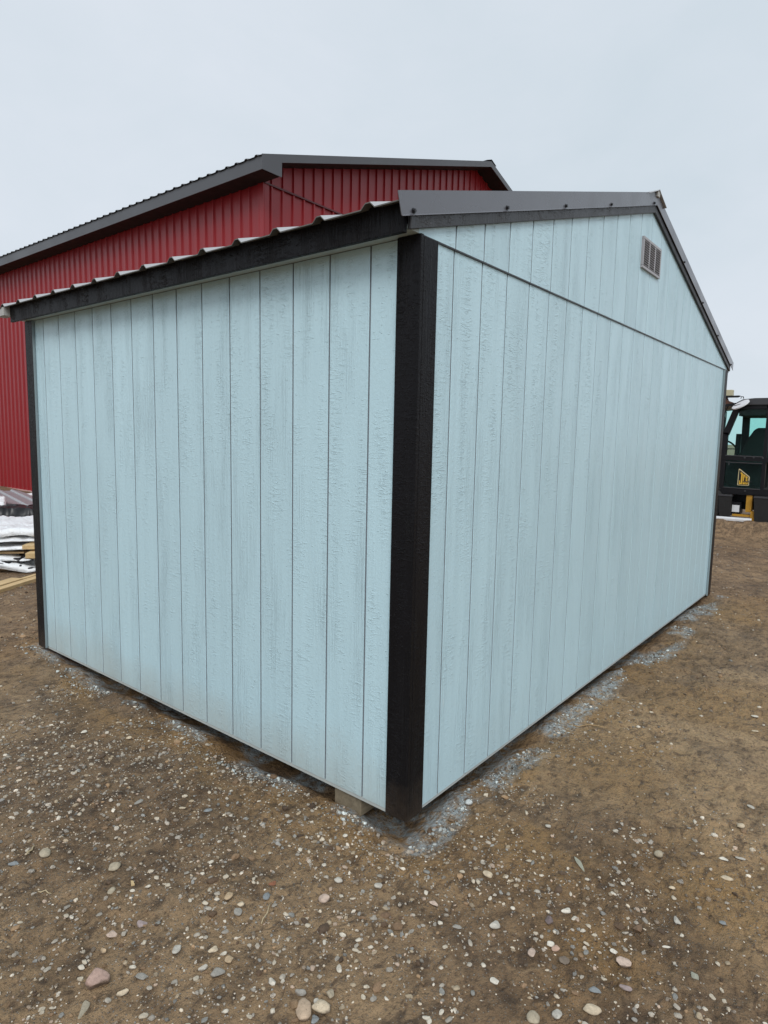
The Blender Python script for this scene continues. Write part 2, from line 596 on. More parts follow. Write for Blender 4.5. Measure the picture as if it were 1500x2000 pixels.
    hh = t.math('ADD', t.math('MULTIPLY', fin, 1.0), t.math('MULTIPLY', gr, 0.35))
    hh = t.math('ADD', hh, t.math('MULTIPLY', t.noise(P, 18, 4, 0.6), 1.2))
    t.l(t.bump(hh, 0.022, 1.0), t.b.inputs['Normal'])
    o = link('ground', me, None, t.m)
    o['kind'] = 'structure'
    return o


OCHRE = [(0.24, -0.38, 0.32), (0.12, -0.16, 0.16), (0.45, -1.0, 0.30), (1.1, -0.45, 0.35), (-0.1, -0.75, 0.2)]
build_ground()

# ------------------------------------------------------------------ shed
SL = 0.2925          # roof slope
SW = 4.877           # width of the gable side
SD = 3.06            # length of the eave side
AX = SW / 2
ZB = 2.11            # top of the lower siding
PITCH = 0.2032


def rake_z(x, at0):
    return at0 + SL * (x if x <= AX else SW - x)


shed = empty('shed', (0, 0, 0), 'pale blue grooved board shed with black trim and charcoal metal roof standing on wooden skids', 'shed')


def board_mesh(x0, x1, zlo, zhi_fn, th=0.010, ch=0.0018):
    """one face strip between two grooves; local frame x across, y outward (-), z up; long edges chamfered"""
    xs = [x0, x0, x0 + ch, x1 - ch, x1, x1]
    ys = [th, ch, 0, 0, ch, th]
    extra = []
    apex = x0 < AX < x1 and zhi_fn is not None and abs(zhi_fn((x0 + x1) / 2) - zhi_fn(x0)) > 1e-6
    if apex:
        xs = xs[:3] + [AX] + xs[3:]
        ys = ys[:3] + [0] + ys[3:]
    n = len(xs)
    v = [(xs[i], ys[i], zlo) for i in range(n)] + [(xs[i], ys[i], zhi_fn(xs[i])) for i in range(n)]
    f = [(i, i + 1, n + i + 1, n + i) for i in range(n - 1)] + [tuple(range(n - 1, -1, -1)), tuple(range(n, 2 * n)), (n - 1, 0, n, 2 * n - 1)]
    me = mesh(v, f)
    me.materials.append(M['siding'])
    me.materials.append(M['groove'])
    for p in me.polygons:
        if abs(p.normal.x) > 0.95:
            p.material_index = 1  # flanks take the groove colour and its painted-in shade
    return me


G = 0.0036
# eave-side wall (x = 0 plane)
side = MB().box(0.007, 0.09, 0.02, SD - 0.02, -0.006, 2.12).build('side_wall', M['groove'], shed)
edges = [0.0] + [0.2175 + PITCH * i for i in range(14)] + [SD]
std = None
for i in range(len(edges) - 1):
    a, b = edges[i] + (G if i else 0), edges[i + 1] - (G if i < len(edges) - 2 else 0)
    w = b - a
    if 0 < i < len(edges) - 2:
        if std is None:
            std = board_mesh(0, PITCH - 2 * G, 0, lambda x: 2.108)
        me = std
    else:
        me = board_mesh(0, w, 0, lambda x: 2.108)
    o = link('siding_board', me, side, M['siding'])
    o.location = (0, b, 0)
    o.rotation_euler = (0, 0, -math.pi / 2)
MB().box(0.003, 0.02, 0.0, SD, -0.016, -0.0005).build('drip_edge', M['sidinglow'], side)

# gable wall (y = 0 plane)
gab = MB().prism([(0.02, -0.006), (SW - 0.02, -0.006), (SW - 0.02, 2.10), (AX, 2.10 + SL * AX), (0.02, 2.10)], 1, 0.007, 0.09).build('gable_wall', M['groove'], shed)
edges = [0.0] + [0.2163 + PITCH * i for i in range(23)] + [SW]
std = None
for i in range(len(edges) - 1):
    a, b = edges[i] + (G if i else 0), edges[i + 1] - (G if i < len(edges) - 2 else 0)
    if 0 < i < len(edges) - 2:
        if std is None:
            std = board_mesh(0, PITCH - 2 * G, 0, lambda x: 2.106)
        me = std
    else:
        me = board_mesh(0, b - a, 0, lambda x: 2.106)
    o = link('siding_board', me, gab, M['siding'])
    o.location = (a, 0, 0)
MB().box(0.0, SW, 0.003, 0.02, -0.014, -0.0005).build('drip_edge', M['sidinglow'], gab)
MB().box(0.0, SW, -0.006, 0.006, 2.1063, 2.1117).build('flashing', M['screw'], gab)
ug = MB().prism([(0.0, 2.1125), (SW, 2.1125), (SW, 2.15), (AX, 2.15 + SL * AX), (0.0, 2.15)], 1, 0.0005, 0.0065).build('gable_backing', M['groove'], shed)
edges[0], edges[-1] = -0.016, SW + 0.016
for i in range(len(edges) - 1):
    a, b = edges[i] + (G if i else 0), edges[i + 1] - (G if i < len(edges) - 2 else 0)
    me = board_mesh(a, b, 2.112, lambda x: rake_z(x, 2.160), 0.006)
    o = link('siding_board', me, ug, M['siding'])
    o.location = (0, -0.0062, 0)

# corner boards: black faces, inner edges caught by the blue spray
def corner_board(x0, x1, y0, y1, z0, z1, inner):
    o = MB().box(x0, x1, y0, y1, z0, z1).build('corner_board', M['trim'], shed)
    me = o.data
    me.materials.append(M['edgepaint'])
    for p in me.polygons:
        if (p.normal - Vector(inner)).length < 0.1:
            p.material_index = 1
    m = o.modifiers.new('bevel', 'BEVEL')
    m.width = 0.0025
    m.segments = 2
    return o


T = 0.018
corner_board(-T, -0.0005, -T, 0.084, -0.004, 2.109, (0, 1, 0))
corner_board(-0.0005, 0.086, -T, -0.0005, -0.004, 2.1045, (1, 0, 0))
corner_board(-T, -0.0005, 2.975, SD + T, -0.012, 2.109, (0, -1, 0))
corner_board(4.79, SW + T, -T, -0.0005, -0.02, 2.1045, (-1, 0, 0))
corner_board(SW + 0.0005, SW + T, 0.0, 0.084, -0.02, 2.1045, (0, 1, 0))

# far walls and floor close the body
MB().box(SW - 0.09, SW, 0.1, SD, 0.0, 2.11).build('back_wall', M['siding'], shed)
MB().prism([(0.0, 0.0), (SW, 0.0), (SW, 2.12), (AX, 2.12 + SL * AX), (0.0, 2.12)], 1, SD - 0.09, SD - 0.002).build('far_gable', M['siding'], shed)
MB().box(0.03, SW - 0.03, 0.03, SD - 0.03, -0.004, 0.03).build('floor_deck', M['skid'], shed)
for y0, y1, xs_ in ((0.24, 0.385, 0.022), (1.38, 1.52, 0.30), (2.50, 2.66, 0.10)):
    s = MB().box(xs_, SW - 0.03, y0, y1, -0.105, -0.006).build('skid', M['skid'], shed, bevel=0.004)

# eaves: fascia, soffit
for sgn in (0, 1):
    fx = (lambda x: x) if sgn == 0 else (lambda x: SW - x)
    a, b = sorted((fx(-0.100), fx(-0.082)))
    MB().box(a, b, -0.0065, SD + 0.02, 2.094, 2.196).build('fascia', M['trim'], shed, bevel=0.002)
    a, b = sorted((fx(-0.082), fx(-0.0005)))
    MB().box(a, b, -0.006, SD + 0.02, 2.1105, 2.122).build('soffit', M['soffit'], shed)

# rake boards following the slope on the gable face
def slope_bar(name, mat, x0, x1, z_at0, h, y0, y1, bevel=0.0, parent=shed, h2=None):
    pts = []
    segs = [x0, x1]
    poly = [(x0, rake_z(x0, z_at0)), (x1, rake_z(x1, z_at0)), (x1, rake_z(x1, z_at0) + h), (x0, rake_z(x0, z_at0) + h)]
    return MB().prism(poly, 1, y0, y1).build(name, mat, parent, bevel=bevel)


slope_bar('rake_board', M['raketrim'], -0.0815, AX - 0.0004, 2.128, 0.09, -0.022, -0.0068, 0.002)
slope_bar('rake_board', M['raketrim'], AX + 0.0004, SW + 0.0815, 2.128, 0.09, -0.022, -0.0068, 0.002)

# ribbed metal roof: three-foot panels, four ribs each
ROOF0 = 2.222
def rib_profile(w, ribs, hgt, base, top):
    p = [(0.0, 0.0)]
    for r in ribs:
        p += [(r - base / 2, 0), (r - top / 2, hgt), (r + top / 2, hgt), (r + base / 2, 0)]
    p.append((w, 0.0))
    return p


def roof_panel(prof, x_low, x_high, z_fn, th=0.004, mat=None):
    """profile runs along y, sheet runs up the slope"""
    v, f = [], []
    n = len(prof)
    for x in (x_low, x_high):
        for (y, h) in prof:
            v.append((x, y, z_fn(x) + h))
        for (y, h) in prof:
            v.append((x, y, z_fn(x) + h - th))
    for i in range(n - 1):
        f += [(i, i + 1, 2 * n + i + 1, 2 * n + i), (n + i, 3 * n + i, 3 * n + i + 1, n + i + 1),
              (i, n + i, n + i + 1, i + 1), (2 * n + i, 2 * n + i + 1, 3 * n + i + 1, 3 * n + i)]
    f += [(0, 2 * n, 3 * n, n), (n - 1, 2 * n - 1, 4 * n - 1, 3 * n - 1)]
    me = mesh(v, f)
    if mat is not None:
        me.materials.append(mat)
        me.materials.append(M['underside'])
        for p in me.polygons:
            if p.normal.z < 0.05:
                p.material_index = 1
    return me


prof = rib_profile(0.9144, [0.075 + 0.2286 * k for k in range(4)], 0.018, 0.060, 0.020)
# minor beads between the ribs
prof2 = []
for (y, h) in prof:
    prof2.append((y, h))
pm = {0: roof_panel(prof2, -0.140, AX - 0.004, lambda x: ROOF0 + SL * x, mat=M['roofmetal']),
      1: roof_panel(prof2, SW + 0.140, AX + 0.004, lambda x: ROOF0 + SL * (SW - x), mat=M['roofmetal'])}
for sgn in (0, 1):
    for k in range(4):
        o = link('roof_panel', pm[sgn], shed, M['roofmetal'])
        o.location = (0, -0.04 + 0.9145 * k - 0.375 + (0.0 if True else 0), 0.0003 * k)
# (the first panel is cut off by the rake trim, so trim it in its own mesh)
for o in [c for c in shed.children if c.name.startswith('roof_panel')]:
    if o.location.y < -0.1:
        pr = [(y, h) for (y, h) in prof2 if y + o.location.y > -0.020]
        pr = [(-0.020 - o.location.y, 0.0)] + pr
        left = sum(v.co.x for v in o.data.vertices) / len(o.data.vertices) < AX
        o.data = roof_panel(pr, -0.140, AX - 0.004, lambda x: ROOF0 + SL * x, mat=M['roofmetal']) if left else roof_panel(pr, SW + 0.140, AX + 0.004, lambda x: ROOF0 + SL * (SW - x), mat=M['roofmetal'])

# folded metal rake trim with its top flange
def rake_trim(left):
    x0, x1 = (-0.160, AX - 0.0002) if left else (AX + 0.0002, SW + 0.19)
    za = 2.169
    o = MB()
    def z(x): return rake_z(x, za)
    # upright face, kicked out a little at its foot
    sec = [(-0.0310, 0.0), (-0.0275, 0.004), (-0.0255, 0.079), (0.028, 0.081), (0.028, 0.078), (-0.0235, 0.076), (-0.0245, 0.004), (-0.028, -0.001)]
    n = len(sec)
    xe = [x0, x1]
    v = []
    for x in xe:
        for (y, h) in sec:
            sh = 0.0
            if x in (x0,) and left:
                sh = 0.022 * (0.079 - h) / 0.079 + (0.07 if y > 0 else 0)
            if x == x1 and not left:
                sh = -0.022 * (0.079 - h) / 0.079 - (0.07 if y > 0 else 0)
            v.append((x + sh, y, z(x + sh) + h))
    f = [(i, (i + 1) % n, n + (i + 1) % n, n + i) for i in range(n)] + [tuple(range(n)), tuple(range(2 * n - 1, n - 1, -1))]
    o.add(v, f)
    return o.build('rake_trim', M['rakemetal'], shed)


rake_trim(True)
rake_trim(False)
sm = MB().disc((0, 0.001, 0), (0, 1, 0), 0.010, 0.004, 10)
sm.disc((0, -0.004, 0), (0, 1, 0), 0.0062, 0.010, 6)
sme = sm.mesh()
for x in (-0.078, 0.545, 1.10, 1.67, 2.38, 3.13, 3.73, 4.32, 4.94):
    o = link('screw', sme, shed, M['screw'])
    o.location = (x, -0.0275, rake_z(x, 2.169) + 0.014)
# ridge cap with its foam closure showing pale at the end
zr = ROOF0 + SL * AX
MB().prism([(AX - 0.16, zr - 0.16 * SL + 0.024), (AX - 0.03, zr + 0.024), (AX, zr + 0.040), (AX + 0.03, zr + 0.024), (AX + 0.16, zr - 0.16 * SL + 0.024),
            (AX + 0.16, zr - 0.16 * SL + 0.020), (AX, zr + 0.034), (AX - 0.16, zr - 0.16 * SL + 0.020)], 1, -0.040, SD + 0.14).build('ridge_cap', M['roofmetal'], shed)
MB().prism([(AX - 0.02, zr - 0.004), (AX + 0.02, zr - 0.004), (AX + 0.024, zr + 0.022), (AX, zr + 0.032), (AX - 0.024, zr + 0.022)], 1, -0.036, -0.010).build('ridge_closure', M['greywood'], shed)
# overhang of the far gable: rake board with a pale inner face
MB().prism([(-0.135, 2.133), (-0.078, 2.133), (-0.078, 2.2), (-0.135, 2.183)], 1, SD + 0.022, SD + 0.14).build('rake_block', M['greywood'], shed)
MB().prism([(-0.05, 2.12), (AX, 2.12 + SL * (AX + 0.05)), (SW + 0.05, 2.12), (SW + 0.05, 2.20), (AX, 2.20 + SL * (AX + 0.05)), (-0.05, 2.20)], 1, SD + 0.0005, SD + 0.0205).build('rake_board', M['trim'], shed)

# louvred vent near the peak
vent = MB()
vx0, vx1, vz0, vz1 = 2.262, 2.622, 2.480, 2.662
yf = -0.020
vent.box(vx0, vx1, yf, -0.0066, vz0, vz0 + 0.014).box(vx0, vx1, yf, -0.0066, vz1 - 0.014, vz1)
cw = (vx1 - vx0 - 4 * 0.016) / 3
for k in range(4):
    xx = vx0 + k * (cw + 0.016)
    vent.box(xx, xx + 0.016, yf, -0.0066, vz0 + 0.016, vz1 - 0.016)
vo_ = vent.build('vent', M['vent'], shed)
MB().box(vx0 + 0.01, vx1 - 0.01, -0.0072, -0.0067, vz0 + 0.01, vz1 - 0.01).build('vent_opening', M['dark'], vo_)  # dark sheet stands in for the shade behind the slats
for k in range(3):
    xx = vx0 + 0.016 + k * (cw + 0.016)
    lv = MB()
    for j in range(11):
        z = vz0 + 0.0185 + j * 0.0138
        lv.add([(xx, yf - 0.001, z), (xx + cw, yf - 0.001, z), (xx + cw, -0.009, z + 0.002), (xx, -0.009, z + 0.002),
                (xx, yf - 0.001, z + 0.0027), (xx + cw, yf - 0.001, z + 0.0027), (xx + cw, -0.009, z + 0.0045), (xx, -0.009, z + 0.0045)],
               [(0, 1, 2, 3), (4, 7, 6, 5), (0, 4, 5, 1), (2, 6, 7, 3), (0, 3, 7, 4), (1, 5, 6, 2)])
    tag(lv.build('louvre_slats', M['vent'], vo_), kind='stuff')

# ------------------------------------------------------------------ barn
BX, BY, BE, BS = 4.946, 6.569, 5.23, 0.313   # corner, eave soffit height, roof slope
BWID, BLEN = 12.22, 18.3
BA = BWID / 2
OV, GOV = 0.345, 0.381
barn = empty('barn', (BX, BY, 0), 'big red ribbed metal barn with dark grey roof rising behind the blue shed', 'barn')
ZB0 = -0.06


def wall_profile(w, ribs, hgt=0.028, base=0.050, top=0.026):
    return rib_profile(w, ribs, hgt, base, top)


def wall_panel(prof, zlo, zhi):
    """ribs stand out in -y, runs along x"""
    n = len(prof)
    zh = zhi if callable(zhi) else (lambda x: zhi)
    v = [(x, -h, zlo) for x, h in prof] + [(x, -h, zh(x)) for x, h in prof]
    f = [(i, i + 1, n + i + 1, n + i) for i in range(n - 1)]
    me = bpy.data.meshes.new('m')
    me.from_pydata(v, [], f)
    return me


wp = wall_profile(0.9144, [0.1143 + 0.2286 * k for k in range(4)])
# eave wall facing -x
ew = wall_panel(wp, ZB0, BE + 0.02)
nE = 20
for k in range(nE):
    o = link('wall_panel', ew, barn, M['red'])
    o.rotation_euler = (0, 0, -math.pi / 2)
    o.location = (0.0005 * (k % 2), 0.0 + 0.9144 * (k + 1) - 0.027, 0)
# gable wall facing -y, lower course and upper course lapped over it
gl = wall_panel(wp, ZB0, BE + 0.03)
for k in range(13):
    o = link('wall_panel', gl, barn, M['red'])
    o.location = (0.036 + 0.9144 * k, 0.0005 * (k % 2), 0)
def brake(x):
    return BE + 0.03 + BS * (x if x < BA else BWID - x)
for k in range(13):
    x0 = 0.036 + 0.9144 * k
    pr = [(x0 + x, h) for x, h in wp if x0 + x < BWID]
    o = link('wall_panel', wall_panel(pr, BE + 0.012, lambda x: brake(x) + 0.25), barn, M['red'])
    o.location = (0, -0.014, 0)
MB().box(0.0, BWID, -0.040, -0.001, BE - 0.012, BE + 0.012).build('lap_trim', M['reddark'], barn)
MB().box(-0.024, 0.0, -0.024, 0.10, ZB0, BE).box(0.0, 0.09, -0.024, -0.0, ZB0, BE).build('corner_trim', M['red'], barn)
MB().box(0.03, BWID - 0.03, 0.03, BLEN, ZB0, BE).build('wall_core', M['reddark'], barn)
MB().box(-0.05, -0.002, -0.03, BLEN, -0.10, -0.045).build('base_flashing', M['pinkbase'], barn)  # thin ledge whose pale colour stands in for a reflection
MB().box(-0.03, BWID, -0.02, BLEN, -0.35, -0.09).build('footing', M['concrete'], barn)
# eave box
FH = 0.205
MB().box(-OV - 0.012, -OV, -GOV + 0.002, BLEN + GOV, BE, BE + FH - 0.02).build('eave_fascia', M['barnfascia'], barn)
MB().box(-OV, -0.003, -GOV + 0.03, BLEN + GOV, BE + 0.002, BE + 0.014).build('eave_soffit', M['barnsoffit'], barn)
MB().box(BWID + OV, BWID + OV + 0.012, -GOV, BLEN + GOV, BE, BE + FH - 0.02).build('eave_fascia', M['barnfascia'], barn)
# rake trim on the gable front, with the boxed return at the eave
z0 = BE + FH + 0.012 - 0.0
def bz(x, off):
    return off + BS * ((x + OV) if x < BA else (BWID - x + OV))
zt = BE + FH
MB().prism([(-OV - 0.014, BE - 0.002), (0.02, BE - 0.002), (0.02, bz(0.02, zt - 0.115)), (BA - 0.001, bz(BA, zt - 0.115)), (BA - 0.001, bz(BA, zt)), (-OV - 0.014, zt)], 1,
           -GOV - 0.012, -GOV).build('rake_trim', M['barnfascia'], barn)
MB().prism([(BWID + OV + 0.014, BE - 0.002), (BWID - 0.02, BE - 0.002), (BWID - 0.02, bz(BWID - 0.02, zt - 0.115)), (BA + 0.001, bz(BA, zt - 0.115)), (BA + 0.001, bz(BA, zt)), (BWID + OV + 0.014, zt)], 1,
           -GOV - 0.012, -GOV).build('rake_trim', M['barnfascia'], barn)
# soffits under the rake follow the slope
MB().prism([(0.02, bz(0.02, zt - 0.105)), (BA, bz(BA, zt - 0.105)), (BA, bz(BA, zt - 0.092)), (0.02, bz(0.02, zt - 0.092))], 1, -GOV + 0.001, 0.02).build('rake_soffit', M['barnsoffit'], barn)
MB().prism([(BWID - 0.02, bz(BWID - 0.02, zt - 0.105)), (BA, bz(BA, zt - 0.105)), (BA, bz(BA, zt - 0.092)), (BWID - 0.02, bz(BWID - 0.02, zt - 0.092))], 1, -GOV + 0.001, 0.02).build('rake_soffit', M['barnsoffit'], barn)
# ribbed roof sheets
bprof = rib_profile(0.9144, [0.1143 + 0.2286 * k for k in range(4)], 0.021, 0.07, 0.03)
bp = {0: roof_panel(bprof, -OV - 0.035, BA, lambda x: zt - 0.006 + BS * (x + OV)),
      1: roof_panel(bprof, BWID + OV + 0.035, BA, lambda x: zt - 0.006 + BS * (BWID - x + OV))}
for sgn in (0, 1):
    for k in range(21):
        o = link('roof_panel', bp[sgn], barn, M['barnroof'])
        o.location = (0, -GOV - 0.01 + 0.9146 * k, 0)
zk = bz(BA, zt)
MB().prism([(BA - 0.2, zk - 0.2 * BS + 0.026), (BA, zk + 0.036), (BA + 0.2, zk - 0.2 * BS + 0.026), (BA + 0.2, zk - 0.2 * BS + 0.02), (BA, zk + 0.03), (BA - 0.2, zk - 0.2 * BS + 0.02)], 1,
           -GOV - 0.02, BLEN + GOV).build('ridge_cap', M['barnroof'], barn)
MB().prism([(0.03, BE), (BWID - 0.03, BE), (BA, BE + BS * BA)], 1, 0.03, BLEN).build('attic_core', M['reddark'], barn)

# ------------------------------------------------------------------ stones
STONES = [
    (-1.068, 0.247, 0.060, 0.050, 0.046, -36, 'pink', 'large blocky pink and cream stone, biggest on the dirt at lower left'),
    (-1.041, 0.162, 0.032, 0.023, 0.012, -7, 'cream', 'cream oblong stone just right of the big pink blocky stone'),
    (-1.13, 0.198, 0.059, 0.021, 0.006, 38, 'greytan', 'long flat pointed stone sliver below the big pink blocky stone'),
    (-0.982, 0.166, 0.041, 0.022, 0.01, -61, 'grey', 'grey wedge stone a hand right of the big pink blocky stone'),
    (-0.846, 0.014, 0.039, 0.032, 0.018, -37, 'grey', 'chunky grey stone beside a smaller pale one near the lower left'),
    (-0.863, 0.055, 0.026, 0.024, 0.013, 4, 'lgrey', 'pale grey stone touching the left of a chunky grey one'),
    (-0.802, 0.092, 0.034, 0.022, 0.01, -8, 'cream', 'cream oval stone above the chunky grey stone'),
    (-0.795, 0.027, 0.028, 0.026, 0.014, -49, 'tan', 'round tan stone above the chunky grey stone'),
    (-0.956, 0.379, 0.032, 0.026, 0.012, -49, 'pinkcream', 'round pink and white stone well above the big blocky stone'),
    (-1.003, 0.336, 0.022, 0.022, 0.014, -49, 'tan', 'small round tan pebble above the big blocky stone'),
    (-0.804, 0.644, 0.04, 0.033, 0.015, -5, 'sand', 'sandy grey rounded stone in the dirt left of the front corner'),
    (-0.932, 0.873, 0.046, 0.038, 0.017, 58, 'sand', 'upright sandy pebble near the left edge of the dirt'),
    (-1.02, 0.914, 0.041, 0.027, 0.01, -68, 'bluegrey', 'flat blue grey pebble at the far left edge'),
    (-0.87, 0.173, 0.037, 0.023, 0.01, 36, 'lgrey', 'tall pale grey pebble left of the cream oval stone'),
    (-0.879, 0.343, 0.036, 0.028, 0.013, -81, 'mauve', 'mauve oval pebble above the grey wedge stone'),
    (-0.868, 0.542, 0.033, 0.022, 0.01, 29, 'sand', 'pale sandy pebble with a dark edge in the left dirt'),
    (-0.637, 0.173, 0.024, 0.02, 0.009, -74, 'cream', 'small cream pebble in a loose cluster left of centre'),
    (-0.639, 0.232, 0.033, 0.025, 0.012, 13, 'tan', 'tan pebble at the top of a loose cluster left of centre'),
    (-0.66, 0.159, 0.035, 0.023, 0.008, -111, 'grey', 'grey drop-shaped pebble in a loose cluster left of centre'),
    (-0.77, -0.251, 0.067, 0.042, 0.023, 44, 'pinktan', 'upright smooth pinkish tan cobble at the bottom edge'),
    (-0.738, -0.282, 0.052, 0.035, 0.019, -66, 'cream', 'cream bean-shaped cobble right of the upright tan cobble'),
    (-0.741, -0.208, 0.03, 0.028, 0.015, -26, 'grey', 'square grey stone above the upright tan cobble'),
    (-0.769, -0.287, 0.029, 0.022, 0.008, 16, 'bluegrey', 'flat blue grey stone between the two bottom cobbles'),
    (-0.728, -0.258, 0.023, 0.018, 0.008, -50, 'lgrey', 'pale grey pebble wedged above the cream bean-shaped cobble'),
    (-0.69, -0.269, 0.026, 0.023, 0.013, 25, 'sand', 'sandy lumpy stone above right of the cream cobble'),
    (-0.435, 0.002, 0.037, 0.034, 0.019, -97, 'pinkcream', 'pink and white round pebble below the front corner'),
    (-0.338, 0.029, 0.029, 0.024, 0.013, -64, 'lgrey', 'pale smooth pebble just below the front corner'),
    (-0.283, -0.102, 0.029, 0.026, 0.014, -63, 'lgrey', 'light grey oval pebble straight below the black corner'),
    (-0.229, -0.288, 0.032, 0.021, 0.01, -84, 'pinkcream', 'pale triangular pebble right below the black corner'),
    (-0.767, -0.124, 0.031, 0.021, 0.011, -81, 'white', 'white wedge pebble left of the bottom cobbles'),
    (-0.504, 0.173, 0.027, 0.018, 0.005, -34, 'rust', 'flat rusty red stone half sunk in the dirt'),
    (-0.56, 0.139, 0.034, 0.023, 0.008, 30, 'bluegrey', 'upright blue grey pebble near a dry twig'),
    (-0.26, -0.397, 0.031, 0.015, 0.007, -63, 'grey', 'grey lens-shaped pebble in the gravel patch right of centre'),
    (0.011, -0.351, 0.036, 0.024, 0.013, -87, 'cream', 'cream pebble alone on bare tan dirt right of the corner'),
    (-0.182, -0.486, 0.041, 0.029, 0.016, -26, 'lgrey', 'pale grey stone with a dark chip right of centre'),
    (-0.363, -0.586, 0.03, 0.022, 0.012, -62, 'white', 'white angular pebble low and right of centre'),
    (0.282, -0.569, 0.067, 0.018, 0.004, -129, 'greygreen', 'thin grey stick-shaped stone lying on bare dirt'),
    (0.502, -0.778, 0.031, 0.027, 0.02, -86, 'sand', 'round sandy pebble standing proud beside a dark hole'),
    (0.526, -0.996, 0.039, 0.022, 0.01, -66, 'cream', 'cream half-buried stone near the right edge'),
    (0.682, -1.012, 0.036, 0.014, 0.005, -77, 'lgrey', 'long pale pebble above the half-buried cream stone'),
    (0.634, -0.964, 0.031, 0.021, 0.011, -88, 'white', 'lumpy white pebble above the half-buried cream stone'),
    (1.075, -0.982, 0.031, 0.019, 0.01, -106, 'lgrey', 'oval grey pebble at the right edge under the wall end'),
    (0.89, -0.976, 0.029, 0.025, 0.018, -49, 'cream', 'small round cream pebble near the right edge'),
    (-0.062, -0.841, 0.051, 0.035, 0.019, -36, 'pinkcream', 'pale angular stone at lower right, largest on that side'),
    (-0.212, -0.811, 0.035, 0.023, 0.01, -69, 'bluegrey', 'dark blue grey flat stone at lower right'),
    (-0.15, -0.875, 0.036, 0.025, 0.009, -44, 'mauve', 'streaky mauve slab right of the dark blue grey stone'),
    (-0.276, -0.828, 0.048, 0.027, 0.015, -47, 'cream', 'rounded cream cobble near the bottom right of centre'),
    (-0.404, -0.722, 0.038, 0.035, 0.019, 17, 'sand', 'squat sandy cobble at the bottom edge right of centre'),
    (-0.346, -0.761, 0.037, 0.024, 0.011, 8, 'lgrey', 'tall pale pebble right of the squat sandy cobble'),
    (-0.055, -0.607, 0.041, 0.03, 0.013, -126, 'purple', 'purple grey pitted stone in the gravel right of centre'),
    (0.034, -0.626, 0.036, 0.024, 0.011, -43, 'white', 'white knobbly pebble above the purple grey stone'),
    (-0.039, -0.804, 0.026, 0.017, 0.009, -78, 'white', 'white rounded pebble above the pale angular stone'),
    (0.364, -0.86, 0.023, 0.014, 0.006, -74, 'cream', 'cream pebble touching a duller one on the right'),
    (0.289, -1.03, 0.021, 0.018, 0.008, -82, 'bluegrey', 'blue grey pebble alone near the right edge'),
    (0.209, -0.916, 0.037, 0.019, 0.007, -147, 'lgrey', 'upright pale sliver alone on the right dirt'),
    (0.077, -0.921, 0.032, 0.007, 0.003, -49, 'white', 'thin white splinter of stone on the right dirt'),
    (-0.203, -0.619, 0.038, 0.021, 0.01, 18, 'pinkcream', 'upright pink and white pebble left of a pink one'),
    (-0.137, -0.665, 0.026, 0.019, 0.009, -38, 'rosy', 'rosy pebble in the gravel right of centre'),
    (-0.132, -0.646, 0.025, 0.019, 0.01, -27, 'white', 'bright white pebble touching the rosy one'),
    (-0.171, -0.705, 0.038, 0.029, 0.011, 2, 'brown', 'flat brown grey stone under the rosy pebble'),
    (0.021, -1.011, 0.03, 0.02, 0.009, -151, 'greygreen', 'greenish grey upright pebble at lower right'),
    (-0.231, -0.924, 0.016, 0.012, 0.006, -90, 'grey', 'grey pebble at the bottom edge on the right'),
    (2.102, -0.835, 0.036, 0.024, 0.013, -93, 'white', 'white oval pebble on the tracked dirt by the right edge'),
    (1.879, -0.872, 0.034, 0.019, 0.009, -75, 'cream', 'cream pebble below the white oval one by the right edge'),
    (-0.378, 1.723, 0.032, 0.023, 0.012, -23, 'white', 'bright white pebble in the gravel along the left wall'),
    (-0.53, 0.953, 0.041, 0.023, 0.01, -9, 'grey', 'long grey pebble in the gravel in front of the left wall'),
    (-0.398, 0.677, 0.033, 0.022, 0.01, -31, 'bluegrey', 'blue grey pebble in the gravel in front of the left wall'),
    (-0.443, 0.779, 0.033, 0.014, 0.007, -30, 'cream', 'flat cream pebble in the gravel in front of the left wall'),
    (-0.269, 1.49, 0.03, 0.023, 0.012, -48, 'cream', 'cream pebble right of the bright white one by the left wall'),
    (0.349, -0.069, 0.03, 0.028, 0.02, -32, 'bluewhite', 'paint-spattered white pebble at the foot of the gable wall'),
    (-0.152, 0.167, 0.019, 0.017, 0.011, -49, 'white', 'small white pebble below the near skid end'),
    (0.421, -0.387, 0.024, 0.016, 0.009, -49, 'lgrey', 'pale pebble on the orange dirt beside the gable wall'),
]

TINT = dict(pink=(0.36, 0.26, 0.23), cream=(0.50, 0.43, 0.33), greytan=(0.33, 0.30, 0.24), grey=(0.27, 0.265, 0.25), lgrey=(0.42, 0.41, 0.38),
            tan=(0.40, 0.31, 0.21), pinkcream=(0.47, 0.38, 0.33), sand=(0.36, 0.32, 0.25), bluegrey=(0.22, 0.245, 0.265), mauve=(0.30, 0.25, 0.255),
            pinktan=(0.42, 0.33, 0.25), white=(0.58, 0.56, 0.51), rust=(0.22, 0.095, 0.055), greygreen=(0.29, 0.30, 0.255), purple=(0.20, 0.16, 0.165),
            rosy=(0.44, 0.31, 0.25), brown=(0.17, 0.14, 0.115), bluewhite=(0.52, 0.57, 0.60))


